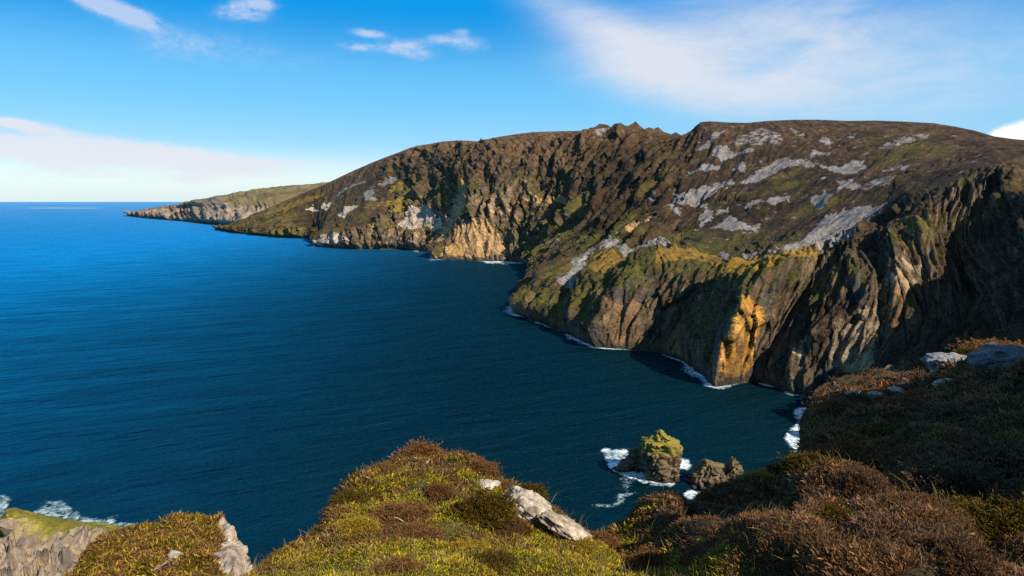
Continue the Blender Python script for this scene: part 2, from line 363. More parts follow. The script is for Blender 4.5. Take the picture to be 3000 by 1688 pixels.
    g3 = np.maximum(mask([[(960,900),(1010,870),(1020,1100),(990,1060)],[(700,840),(740,770),(770,820),(720,850)],[(1400,930),(1480,880),(1560,900),(1450,1010),(1330,1050)],[(1540,800),(1640,760),(1690,830),(1600,860)]], Z2),
                    mask([[(1640,830),(1800,900),(1900,1000),(1850,1060),(1650,960)],[(1530,1010),(1640,1020),(1780,1110),(1700,1100)]], Z3))
    c = mix3(c, (.105, .088, .018), g3 * np.clip(.45 + 1.2 * n2, 0, .75))
    o1 = mask([[(1715,1000),(1735,830),(1810,720),(1880,490),(1925,470),(1975,540),(1975,700),(1935,750),(1940,950),(1860,1030),(1740,1050)]], Z4)
    c = mix3(c, np.array((.50, .245, .045)) * (.38 + .95 * cellv)[..., None], o1 * np.clip(.9 + 1.4 * n4 + .8 * n3, 0, 1) * (1 - .85 * crack))
    o2 = mask([[(640,560),(690,550),(720,690),(730,760),(660,830),(590,910),(540,1000),(440,1050),(500,900),(570,800),(600,700)],
               [(560,1010),(640,900),(760,840),(860,860),(960,1000),(1010,1100),(850,1130),(620,1120),(480,1110)],
               [(1920,970),(2020,900),(2140,860),(2120,900),(2010,970)],[(1150,720),(1300,700),(1500,690),(1480,730),(1250,750)]], Z2)
    c = mix3(c, np.array((.46, .27, .12)) * (.68 + .7 * cellv)[..., None], o2 * np.clip(.65 + .9 * n4, 0, 1) * (1 - .6 * crack))
    c = mix3(c, (.46, .24, .06), mask([[(560,1010),(600,1000),(590,1100),(555,1100)],[(620,1000),(660,990),(640,1100),(600,1110)],[(640,550),(690,545),(700,600),(650,610)]], Z2) * .8)
    o3 = mask([[(900,500),(1100,480),(1100,780),(900,790),(850,650)],[(1350,640),(1480,620),(1450,880),(1310,880)]], Z4)
    c = mix3(c, (.19, .11, .05), o3 * np.clip(.6 + .6 * n3, 0, 1))
    p1 = mask([[(1090,820),(1200,650),(1400,560),(1560,540),(1500,640),(1460,760),(1450,950),(1340,1060),(1200,1000),(1100,900)],
               [(1560,250),(1800,230),(1790,310),(1650,500),(1560,480),(1500,350)],[(850,860),(920,760),(1010,720),(1000,840),(900,900)]], Z5)
    c = mix3(c, np.array((.34, .245, .14)) * (.5 + .9 * cellv)[..., None], p1 * np.clip(.55 + 1.3 * n3 + .4 * n4, 0, 1) * (1 - .5 * crack))
    p2 = np.maximum(mask([[(1780,860),(1850,790),(1940,780),(1880,840),(1830,880)],[(1550,820),(1600,780),(1640,830)],[(1640,800),(1700,760),(1750,770),(1690,820)]], Z1),
                    mask([[(470,850),(510,780),(510,900),(450,940)]], Z2))
    c = mix3(c, (.52, .41, .29), p2 * .9)
    p3 = mask([[(2230,930),(2330,800),(2460,760),(2520,840),(2540,900),(2500,960),(2420,930),(2350,980),(2260,960)],[(1630,1060),(1700,1000),(1850,1020),(1900,1060),(1650,1090)]], Z1)
    c = mix3(c, (.38, .30, .23), p3 * np.clip(.85 + n3, 0, 1))
    sA = mask([[(2080,640),(2180,580),(2240,570),(2230,610),(2130,640)],[(1960,720),(2050,650),(2070,700),(2020,720),(2100,740),(2000,750)],[(1760,710),(1900,620),(2000,600),(1980,620),(1880,650),(1790,710)]], Z1)
    sB = mask([[(2180,780),(2300,690),(2450,640),(2600,585),(2600,670),(2450,720),(2330,770)],[(1660,250),(1700,150),(1760,140),(1720,210)],[(2120,730),(2160,660),(2175,665),(2140,740)],[(2240,810),(2340,790),(2310,830)]], Z2)
    sC = mask([[(440,585),(520,520),(620,450),(700,400),(780,390),(830,420),(900,400),(1000,440),(1000,470),(900,450),(800,470),(720,500),(620,540),(560,570)],
      [(1000,440),(1100,455),(1180,465),(1240,430),(1290,410),(1370,410),(1390,450),(1330,500),(1250,530),(1190,510),(1080,480)],
      [(-40,670),(100,630),(200,600),(300,560),(380,555),(390,590),(300,610),(240,640),(150,700),(60,740),(-40,780)],
      [(150,920),(140,850),(190,790),(130,740),(210,740),(200,790),(250,800),(240,850),(200,890)],
      [(220,950),(300,890),(370,840),(420,870),(500,910),(585,890),(580,940),(500,930),(400,950),(300,950)],
      [(480,780),(510,730),(580,720),(640,730),(710,690),(830,690),(820,720),(740,730),(700,760),(640,740),(560,760),(520,800)],
      [(980,710),(1050,690),(1100,650),(1110,680),(1160,690),(1120,740),(1060,790),(1010,770)],
      [(660,1130),(760,1080),(860,1040),(930,1020),(1030,900),(1110,840),(1200,800),(1250,770),(1250,800),(1440,750),(1450,775),(1640,690),(1640,720),(1520,770),(1470,840),(1430,890),(1330,960),(1310,1080),(1240,1060),(1100,1110),(1020,1110),(850,1110)],
      [(1170,590),(1300,570),(1310,600),(1390,580),(1360,620),(1240,640),(1190,680),(1220,610)],
      [(230,370),(260,310),(340,290),(380,330),(520,330),(540,350),(420,360),(330,385),(300,410)],
      [(110,330),(180,260),(250,190),(320,180),(260,230),(190,300)],
      [(1020,270),(1070,245),(1140,265),(1080,290)],[(50,520),(140,460),(220,430),(230,460),(300,440),(290,470),(180,500),(80,530)],
      [(380,470),(450,420),(490,440),(480,500),(430,480)],[(270,810),(350,770),(360,810),(300,820)],
      [(1030,560),(1070,545),(1100,555),(1060,570)],[(950,390),(980,340),(1060,350),(1130,380),(1100,390),(1000,370),(980,410)]], Z3)
    sD = mask([[(1460,330),(1560,290),(1650,260),(1740,220),(1860,200),(1840,240),(1720,270),(1650,310),(1560,340)],[(480,250),(530,180),(600,150),(700,200),(760,250),(740,300),(620,290),(520,300)],[(380,260),(480,200),(520,260),(420,300)],
      [(1550,460),(1650,440),(1740,470),(1700,500),(1600,490)],[(780,180),(880,230),(920,220),(830,170)],[(1220,230),(1320,210),(1300,235)],[(1480,490),(1560,480),(1590,495),(1500,500)],[(1320,620),(1400,580),(1640,540),(1600,600),(1420,650)]], Z3)
    sE = mask([[(850,160),(900,80),(980,70),(960,120),(1060,120),(1150,100),(1230,50),(1350,70),(1420,90),(1330,110),(1200,140),(1080,190),(1000,150)],
      [(730,160),(970,0),(980,10),(760,200),(690,300),(620,370),(540,380),(520,370),(600,300),(640,230),(700,200)],[(350,330),(480,215),(490,230),(370,330)],
      [(1700,110),(1750,120),(1790,180),(1760,220),(1720,170)],[(420,450),(465,420),(465,435),(425,455)],[(1860,170),(1950,140),(2050,150),(1900,180)]], Z4)
    scree = np.clip(np.maximum.reduce([sA, sB, sC, sE, sD * sstep(-.2, .15, n3 + .3 * n2)]) * sstep(-.78, -.36, n3 + .35 * fbm(sk / 9, up / 70, 2.7, 4, .6)), 0, 1)
    # loose stones peppered over the open hillside
    scree = np.maximum(scree, soft * sstep(1640, 1760, sx) * sstep(.33, .5, n3 - .15 * n1) * .75 * (tv < 3.9))
    c = mix3(c, (np.array((.205, .185, .168)) * (.84 + .3 * ci + .35 * n3)[..., None]), scree * .92)
    # wet black band at the waterline
    c = mix3(c, (.03, .027, .022), sstep(9, 2, D[..., 2] + 3 * n3) * .85)
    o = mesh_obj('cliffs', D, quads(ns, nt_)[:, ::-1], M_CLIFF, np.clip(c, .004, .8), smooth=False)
    tag(o, 'long line of high brown sea cliffs and scree covered mountain', kind='structure')
    j = int(np.argmin(np.abs(tt - 1)))
    return D, tv, us
CL, CLT, CLU = cliffs()

# ------------------------------------------------------------------ far headland and island
def headland():
    rows = [((318,541),(318,540,8600),(322,538,8700),(328,537,8800)),
            ((345,547),(348,542,8100),(352,537,8300),(360,529,8500)),
            ((400,552),(402,543,7200),(410,530,7500),(420,519,7900)),
            ((470,558),(470,545,6500),(465,528,6800),(460,515,7400)),
            ((530,564),(528,545,5650),(515,520,6000),(495,503,6900)),
            ((572,568),(575,540,5300),(580,517,5500),(580,491,6500)),
            ((640,577),(640,545,4900),(640,524,5300),(640,479,6300)),
            ((720,588),(720,550,4600),(720,525,5000),(720,470,6100)),
            ((830,598),(830,550,4500),(830,520,5000),(830,460,6000)),
            ((950,610),(950,550,4500),(950,520,5000),(950,450,5900))]
    T = np.array([[(*r[0], sea_y(r[0][1])), *r[1:]] for r in rows], float)
    us = samples(T[..., :2], 2.2, 6, 80); S = pchip(T, us); P = at(S[..., 0], S[..., 1], S[..., 2]); ns = len(us)
    u0 = P[:, 0].copy(); u0[:, 1] -= 40; u0[:, 2] = -40
    b1 = P[:, 3].copy(); b1[:, 1] += 900; b1[:, 2] *= .8
    full = np.stack([u0, P[:, 0], P[:, 1], P[:, 2], P[:, 3], b1], 1)
    tt = np.concatenate([[0, .5], 1 + np.linspace(0, 3, 70), [4.5, 5]])
    G = np.swapaxes(pchip(np.swapaxes(full, 0, 1), tt), 0, 1); tv = tt[None] - 1 + 0 * us[:, None]
    N = grid_normals(G); N = np.where(N[..., 2:3] < 0, -N, N)
    x, y, z = np.moveaxis(G, -1, 0)
    al = np.concatenate([[0], np.cumsum(np.linalg.norm(np.diff(P[:, 1], axis=0), axis=1))])[:, None] + 0 * tv
    w = fbm(x / 400, y / 400, z / 200, 3)
    hg = 26 * ridge(al / 230 + w, z / 300, 0) + 14 * ridge(al / 90 + w, z / 140, 3) + 12 * fbm(x / 60, y / 60, z / 60, 4)
    hg *= sstep(0, .4, tv) * (1 - sstep(1.6, 2.4, tv)) + .45 * sstep(0, .3, tv) * (1 - .7 * sstep(2.8, 3, tv))
    D = G + N * hg[..., None]
    sx, sy = sheet(G)
    n = fbm(x / 300, y / 300, z / 90, 4); st = perlin(al / 500, (z + al * .35) / 45, 2)
    c = np.zeros(D.shape) + np.array((.255, .19, .13)); c = mix3(c, (.17, .13, .10), sstep(-.1, .3, st)); c = mix3(c, (.31, .225, .155), sstep(.0, .4, n))
    c = mix3(c, (.18, .14, .058), sstep(2.55, 2.85, tv + .35 * n + 1.0 * sstep(540, 600, sx)))
    c = mix3(c, (.10, .075, .04), sstep(.0, .3, fbm(x / 190, y / 190, 4.4, 4)) * sstep(2.0, 2.6, tv) * .8); c = mix3(c, (.115, .085, .05), sstep(2.72, 2.95, tv + .2 * n))
    c = mix3(c, (.07, .06, .05), sstep(14, 3, z))
    tag(mesh_obj('far_headland', D, quads(ns, len(tt))[:, ::-1], M_FAR, c), 'low distant headland of pale cliffs with green top', kind='structure')
headland()
def island():
    n = 60; a = np.linspace(0, 1, n); P = []
    for t in (0, .35, .7, 1.0, 1.3):
        x = 40 + 240 * a; prof = np.sin(np.pi * a) ** .6
        base = at(x, 525 + 0 * x, 17500 + 900 * t); base[:, 2] = -5 + 15 * math.sin(min(t, 1) * math.pi / 1.3 * .9) * prof * (1 + .4 * perlin(a * 12, t, 0)) * (1 if t < 1.3 else 0)
        base[:, 1] += 300 * (1 - prof) * (1 if t < .5 else -1)
        P.append(base)
    G = np.stack(P, 1); c = np.zeros(G.shape) + np.array((.36, .37, .38))
    tag(mesh_obj('island', G, quads(n, 5)[:, ::-1], M_FAR, c), 'low pale sandy island on the horizon', kind='structure')
island()
# ------------------------------------------------------------------ the headland underfoot
EDGE = [(-900,2050,2.2),(-300,1950,2.6),(150,1800,3.2),(430,1590,4.2),(560,1480,4.8),(620,1440,5.1),(700,1393,5.8),(760,1356,6.4),(822,1318,7.1),(838,1282,7.7),(880,1240,8.4),(918,1206,9.2),(935,1185,9.7),
 (985,1172,10.2),(1010,1158,10.6),(1080,1146,11.1),(1150,1152,11.1),(1190,1166,10.9),(1235,1190,10.5),(1262,1206,10.2),(1300,1216,9.9),(1340,1245,9.6),(1385,1282,9.4),(1432,1312,9.2),(1482,1346,9.1),(1520,1350,9.7),
 (1560,1345,10.5),(1600,1335,11.2),(1660,1312,12.2),(1720,1298,13.2),(1765,1256,14.6),(1860,1214,17),(1940,1200,18.5),(1962,1176,19.6),(2012,1158,21.5),(2036,1084,26),(2046,1046,30),(2064,1010,34),
 (2200,972,40),(2330,950,46),(2400,900,52),(2575,882,56),(2750,850,60)]
C0 = np.array([0, 0, H])
def build_ground():
    E = []; N = []; N0 = []
    for x, y, Y in EDGE:
        E.append(at(x, y, Y) - C0)
        nx = 1287 + (x - 1287) * 1.3; N.append(at(nx, 1720, 2.9 + .25 * max(0, (x - 1500) / 1000)) - C0)
    E = np.array(E); N = np.array(N)
    # unseen rising ground to the right, its height shaped to shade the right slope
    for n, e in (((7.5, 2.2, -.55), (70, 46, -7.)), ((12, 1.2, 4.3), (84, 42, 1.)), ((19, -.5, 11.8), (110, 30, 20.)), ((34, -6, 18.), (150, 0, 52.))):
        N = np.vstack([N, n]); E = np.vstack([E, e])
    sag = np.zeros(len(E))
    M = N * .52 + E * .48
    # the right flank bellies upward, its side falling to the left
    ex = np.array([e[0] for e in EDGE] + [2900, 3100, 3300, 3500], float)
    M[:, 2] += .45 * sstep(1750, 2150, ex) - .10 * sstep(700, 1000, ex) * sstep(1500, 1300, ex)
    N0 = N.copy(); N0[:, 1] = -3; N0[:, 0] *= 1.6; N0[:, 2] += .9
    N0[-1] = (40, -25, 18); N0[-2] = (24, -14, 9.5); N0[-3] = (15, -8, 4.5)
    out = E.copy(); out[:, 2] = 0; out /= np.linalg.norm(out, axis=1)[:, None]
    d1 = E + out * .7; d1[:, 2] -= .9
    d2 = E + out * 4; d2[:, 2] -= 9
    d3 = E + out * 26; d3[:, 2] = np.minimum(d3[:, 2], -60)
    d4 = E + out * 75; d4[:, 2] = -150
    d5 = E + out * 110; d5[:, 2] = -196
    full = np.stack([N0, N, M, E, d1, d2, d3, d4, d5], 1) + C0
    S2 = np.stack(sheet(full[:, 1:4]), -1)
    us = samples(S2, 3.0, 4, 60)
    tt = np.concatenate([np.linspace(0, 1, 14)[:-1], 1 + np.linspace(0, 1, 110)[:-1], 2 + np.linspace(0, 1, 90), 3 + np.linspace(0, 1, 14)[1:], 4 + np.linspace(0, 1, 20)[1:], 5 + np.linspace(0, 1, 24)[1:], 6 + np.linspace(0, 2, 14)[1:]])
    A = pchip(full, us); G = np.swapaxes(pchip(np.swapaxes(A, 0, 1), tt), 0, 1)
    tv = tt[None] + 0 * us[:, None]
    N_ = grid_normals(G); N_ = np.where(N_[..., 2:3] < 0, -N_, N_)
    x, y, z = np.moveaxis(G, -1, 0); z = z - H
    dist = np.sqrt(x * x + y * y)
    # hummocks: cushions of heather with clefts between them
    sc = np.clip(dist / 11, .6, 3.2)
    bil = np.abs(perlin(x / 1.5, y / 1.5, 1.1)) * 1.5 - .35
    bil2 = np.abs(perlin(x / 4.2, y / 4.2, 6.1)) * 1.5 - .35
    rough = fbm(x / .7, y / .7, z / .7, 4, .55)
    right = sstep(.75, 1.9, x - .06 * y)
    h = .20 * bil * (1 + 1.5 * right) + .07 * right * fbm(x / .5, y / .5, 4.4, 3) + .10 * fbm(x / 3, y / 3, 2.2, 3) + (.55 * bil2 + .35 * perlin(x / 7, y / 7, .5)) * right * sstep(8, 22, dist) * 1.4 + .05 * rough
    h = np.where(tv > 3.4, h + sstep(3.4, 5.5, tv) * (3.5 * fbm(x / 6, y / 6, z / 8, 5, .6)), h)
    h *= sstep(.4, 1, tv) * .95 + .05
    D = G + N_ * h[..., None]
    sx, sy = sheet(G)
    n1 = fbm(x / 1.6, y / 1.6, 3.3, 4); n2 = fbm(x / .45, y / .45, 7.7, 4)
    c = np.zeros(D.shape) + np.array((.055, .037, .018))
    c = mix3(c, (.035, .025, .012), sstep(-.2, .3, n1))
    c = mix3(c, (.11, .10, .015), sstep(-.1, .3, n2) * (1 - .8 * right))
    rockw = sstep(3.35, 4.2, tv)
    rc = np.zeros(D.shape) + np.array((.17, .125, .085)); rc = mix3(rc, (.07, .06, .05), sstep(-.1, .3, fbm(x / 5, y / 5, z / 3, 4))); rc = mix3(rc, (.08, .075, .012), sstep(.0, .4, fbm(x / 7, y / 7, z / 7, 4)))
    c = mix3(c, rc, rockw)
    tag(mesh_obj('ground', D, quads(len(us), len(tt))[:, ::-1], M_GROUND, np.clip(c, .004, .8)), 'peaty clifftop ground of the headland underfoot', kind='structure')
    return D, tv, tt, sx, sy, right, x, y, dist
GD, GT, GTT, GSX, GSY, GRT, GX, GY, GDIST = build_ground()
GN = grid_normals(GD); GN = np.where(GN[..., 2:3] < 0, -GN, GN)
_sx, _sy = sheet(GD); _vis = (GT > .9) & (GT < 3.2)
def ground_at(x, y):
    """world point and normal of the headland seen at sheet (x, y); nearest visible point"""
    d = np.where(_vis, (_sx - x) ** 2 + (_sy - y) ** 2, 1e12); k = np.unravel_index(np.argmin(d), d.shape)
    return GD[k].copy(), GN[k].copy()

PAL = {  # low and high colours of each kind of growth
 'moss':  ((.22, .24, .010), (.80, .82, .022)),
 'grass': ((.15, .11, .010), (.74, .50, .045)),
 'rust':  ((.07, .04, .012), (.48, .21, .07)),
 'brown': ((.036, .021, .010), (.31, .155, .07)),
 'olive': ((.036, .025, .006), (.235, .15, .016)),
 'pink':  ((.036, .022, .012), (.36, .185, .105)),
 'straw': ((.10, .075, .03), (.50, .36, .16)),
}
def blades(base, dirs, L, W, lo, hi, bend=.25):
    """three-sided tapering sprigs with a kink: returns verts, tris, colours"""
    n = len(base); L = L[:, None]; W = W[:, None]
    side = np.cross(dirs, rng.normal(size=(n, 3))); side /= np.linalg.norm(side, axis=1)[:, None] + 1e-9
    b = rng.normal(size=(n, 3)) * bend; b[:, 2] = 0
    mid = base + dirs * L * .55 + b * L * .25; tip = base + dirs * L + b * L
    V = np.stack([base - side * W * .5, base + side * W * .5, mid - side * W * .5, mid + side * W * .5, tip], 1)
    i = np.arange(n)[:, None, None] * 5; T = np.array([[0, 1, 3], [0, 3, 2], [2, 3, 4]])[None] + i
    lo = np.broadcast_to(lo, (n, 3)); hi = np.broadcast_to(hi, (n, 3))
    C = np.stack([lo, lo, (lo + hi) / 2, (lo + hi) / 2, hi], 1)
    return V.reshape(-1, 3), T.reshape(-1, 3), C.reshape(-1, 3)
def scatter_cover():
    ns, nt = GD.shape[:2]
    w = ((GT[:-1, :-1] > .93) & (GT[:-1, :-1] < 3.25)).astype(float)
    ok = (GSX[:-1, :-1] > -150) & (GSX[:-1, :-1] < 2760) & (GSY[:-1, :-1] < 1560)
    a = np.abs((np.gradient(GSX, axis=0) * np.gradient(GSY, axis=1) - np.gradient(GSX, axis=1) * np.gradient(GSY, axis=0)))[:-1, :-1]
    w *= .35 + .65 * sstep(-.42, -.12, fbm(GX[:-1, :-1] / .8, GY[:-1, :-1] / .8, 15.5, 4))
    w *= np.where(ok, np.clip(a, .5, 60), .8); w /= w.sum()
    n = 150000
    k = rng.choice(w.size, n, p=w.ravel()); i, j = np.unravel_index(k, w.shape)
    u = rng.random((n, 1)); v = rng.random((n, 1))
    P = GD[i, j] * (1-u) * (1-v) + GD[i+1, j] * u * (1-v) + GD[i, j+1] * (1-u) * v + GD[i+1, j+1] * u * v
    Nn = GN[i, j]; right = GRT[i, j]; sx = GSX[i, j]; sy = GSY[i, j]; dist = np.linalg.norm(P - C0, axis=1)
    x, y = P[:, 0], P[:, 1]; tv = GT[i, j]
    m1 = fbm(x / 1.3, y / 1.3, 4.4, 4); m2 = fbm(x / .5, y / .5, 2.4, 3); r = rng.random(n)
    knoll = (1 - right)
    # lush moss low on the knoll, heather on its rim and back
    rim = sstep(2.45, 2.85, tv + .35 * m1)
    m3 = fbm(x / 1.05 + 31, y / 1.05, 9.4, 4)
    green = knoll * (1 - rim) * (1 - .85 * sstep(.04, .16, m3) * sstep(1430, 1330, sy)) * sstep(-.34, .0, m1 + .38 * sstep(1210, 1380, sy) - .06)
    kind = np.full(n, 'brown', object)
    kind[r < .35] = 'rust'
    kind[(m2 > .12) & (right < .5)] = 'olive'
    kind[(right > .5) & (m1 > .08) & (r < .6)] = 'pink'
    m3 = fbm(x / 1.05 + 31, y / 1.05, 9.4, 4); pt = (knoll > .5) & (m3 > .10)
    kind[pt] = np.where(r[pt] < .6, 'rust', np.where(r[pt] < .85, 'brown', 'straw'))
    kind[(right > .5) & (m1 < -.05) & (r > .3)] = 'brown'
    kind[(right > .5) & (m2 > .1) & (r > .72)] = 'rust'
    kind[(rng.random(n) < green)] = 'moss'
    kind[(rng.random(n) < green * (.30 + .5 * (m2 > .05)))] = 'grass'
    kind[(knoll > .5) & (rng.random(n) < .30 * rim)] = 'rust'
    kind[(knoll > .5) & (rng.random(n) < .20)] = 'olive'
    kind[rng.random(n) < .02] = 'straw'
    fl = np.clip(dist / 9, .75, 3.5)
    Ls = {'moss': .027, 'grass': .042, 'rust': .044, 'brown': .046, 'olive': .044, 'pink': .05, 'straw': .055}
    Vs, Ts, Cs = [], [], []; off = 0
    for q in PAL:
        s = np.where(kind == q)[0]; lo, hi = map(np.array, PAL[q])
        for rep_ in range(8):
            m = len(s); f = fl[s]
            jit = rng.normal(size=(m, 3)) * (.028 * f)[:, None]; jit[:, 2] *= .3
            d = Nn[s] * .75 + np.array([0, 0, .35]) + rng.normal(size=(m, 3)) * .6; d /= np.linalg.norm(d, axis=1)[:, None]
            L = Ls[q] * f * rng.uniform(.55, 1.25, m) * np.where(rng.random(m) < (.10 if q in ('rust', 'brown', 'pink', 'olive') else .05), 1.5, 1.0) * (.7 + .7 * sstep(-.15, .3, m2[s])); W = np.maximum(L * (.2 if q in ('moss', 'grass') else .26), dist[s] * .0012)
            t = rng.uniform(.35, 1.15, (m, 1)) * (1 + .3 * m2[s][:, None])
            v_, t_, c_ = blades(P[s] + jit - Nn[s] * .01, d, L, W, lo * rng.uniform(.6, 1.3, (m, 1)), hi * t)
            Vs.append(v_); Ts.append(t_ + off); Cs.append(c_); off += len(v_)
    k = rng.choice(n, 5200); f = np.clip(dist[k] / 9, .8, 2.5)
    d = np.array([0, 0, 1.0]) + Nn[k] * .3 + rng.normal(size=(5200, 3)) * .35; d /= np.linalg.norm(d, axis=1)[:, None]
    v_, t_, c_ = blades(P[k], d, rng.uniform(.08, .22, 5200) * f, dist[k] * .0008, np.array((.09, .07, .02)), np.array((.34, .24, .10)) * rng.uniform(.35, 1.1, (5200, 1)), .35)
    Vs.append(v_); Ts.append(t_ + off); Cs.append(c_)
    o = mesh_obj('heather_cover', np.concatenate(Vs), np.concatenate(Ts), M_LEAF, np.clip(np.concatenate(Cs), .003, .7), smooth=False)
    tag(o, 'low heather, moss and grass covering the headland', 'ground cover', kind='stuff')
scatter_cover()

# ------------------------------------------------------------------ single bushes of heather
def bush_mesh(name, pal, n, flower=.3, flat=.7):
    g = rng.normal(size=(n, 3)); g[:, 2] = np.abs(g[:, 2]) * .9 + .05; g /= np.linalg.norm(g, axis=1)[:, None]
    lump = 1 + .55 * fbm(g[:, 0] * 2.1, g[:, 1] * 2.1, g[:, 2] * 2.1 + n + 10 * flat, 3) + .35 * (rng.random(n) > .95)
    r = (.35 + .65 * rng.random(n) ** .45) * lump
    n_ = n; P = g * r[:, None] * np.array([.5, .5, .5 * flat])
    Vs, Ts, Cs = [], [], []; off = 0; lo, hi = map(np.array, PAL[pal])
    d = g * .6 + np.array([0, 0, .55]) + rng.normal(size=(n, 3)) * .3; d /= np.linalg.norm(d, axis=1)[:, None]
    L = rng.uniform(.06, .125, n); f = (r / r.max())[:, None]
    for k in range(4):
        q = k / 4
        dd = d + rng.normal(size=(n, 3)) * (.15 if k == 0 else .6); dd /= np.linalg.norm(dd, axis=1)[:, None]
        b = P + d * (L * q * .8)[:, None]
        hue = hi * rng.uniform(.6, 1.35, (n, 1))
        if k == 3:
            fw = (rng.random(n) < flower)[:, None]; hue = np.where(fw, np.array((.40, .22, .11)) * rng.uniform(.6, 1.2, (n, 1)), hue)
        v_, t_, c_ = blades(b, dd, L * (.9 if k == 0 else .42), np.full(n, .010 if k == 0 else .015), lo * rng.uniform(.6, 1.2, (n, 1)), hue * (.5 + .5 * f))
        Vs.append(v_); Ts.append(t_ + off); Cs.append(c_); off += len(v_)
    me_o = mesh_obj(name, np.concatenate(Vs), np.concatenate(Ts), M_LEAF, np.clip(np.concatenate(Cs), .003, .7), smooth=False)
    me = me_o.data; bpy.data.objects.remove(me_o); return me
def tube(path, rad, k=6):
    path = np.asarray(path, float); n = len(path); tg = np.gradient(path, axis=0); tg /= np.linalg.norm(tg, axis=1)[:, None]
    a = np.cross(tg, (0.31, .2, .93)); a /= np.linalg.norm(a, axis=1)[:, None] + 1e-9; b = np.cross(tg, a)
    th = np.linspace(0, 2 * np.pi, k + 1)[:-1]; rad = np.broadcast_to(rad, (n,))
    V = path[:, None] + (a[:, None] * np.cos(th)[None, :, None] + b[:, None] * np.sin(th)[None, :, None]) * np.asarray(rad)[:, None, None]
    i = np.arange(n - 1)[:, None] * k; j = np.arange(k)[None]; q = np.stack([i + j, i + (j + 1) % k, i + k + (j + 1) % k, i + k + j], -1).reshape(-1, 4)
    return V.reshape(-1, 3), q
def stem_mesh():
    Vs, Qs = [], []; off = 0
    for i in range(12):
        a = rng.uniform(0, 6.28); e = rng.uniform(.15, .42); p = np.array([[0, 0, -.12], [.3, .3, .4], [.65, .62, .75], [1, 1, 1.05]]) * np.array([math.cos(a) * e, math.sin(a) * e, rng.uniform(.18, .3)])
        p[1:] += rng.normal(size=(3, 3)) * .02
        v, q = tube(p, np.array([.016, .012, .008, .004])); Vs.append(v); Qs.append(q + off); off += len(v)
    o = mesh_obj('stem', np.concatenate(Vs), np.concatenate(Qs), M_WOOD); me = o.data; bpy.data.objects.remove(o); return me
M_WOOD, _nt, _b, _o = new_mat('heather_wood'); _b.inputs['Base Color'].default_value = (.10, .075, .055, 1); _b.inputs['Roughness'].default_value = .9
_n = nd(_nt, 'ShaderNodeTexNoise', i_Scale=30.0, i_Detail=4.0); _r = nd(_nt, 'ShaderNodeMapRange'); _r.inputs['To Min'].default_value = .04; _r.inputs['To Max'].default_value = .2
_m = nd(_nt, 'ShaderNodeMix', data_type='RGBA'); _m.inputs['A'].default_value = (.05, .035, .025, 1); _m.inputs['B'].default_value = (.26, .21, .16, 1)
_nt.links.new(_n.outputs['Fac'], _m.inputs['Factor']); _nt.links.new(_m.outputs['Result'], _b.inputs['Base Color'])
FOL = {p: bush_mesh('foliage', p, 4200, fl, ft) for p, fl, ft in (('rust', .25, .75), ('brown', .12, .8), ('olive', .06, .8), ('pink', .55, .85), ('moss', 0, .55), ('grass', .1, .8))}
STEM = stem_mesh()
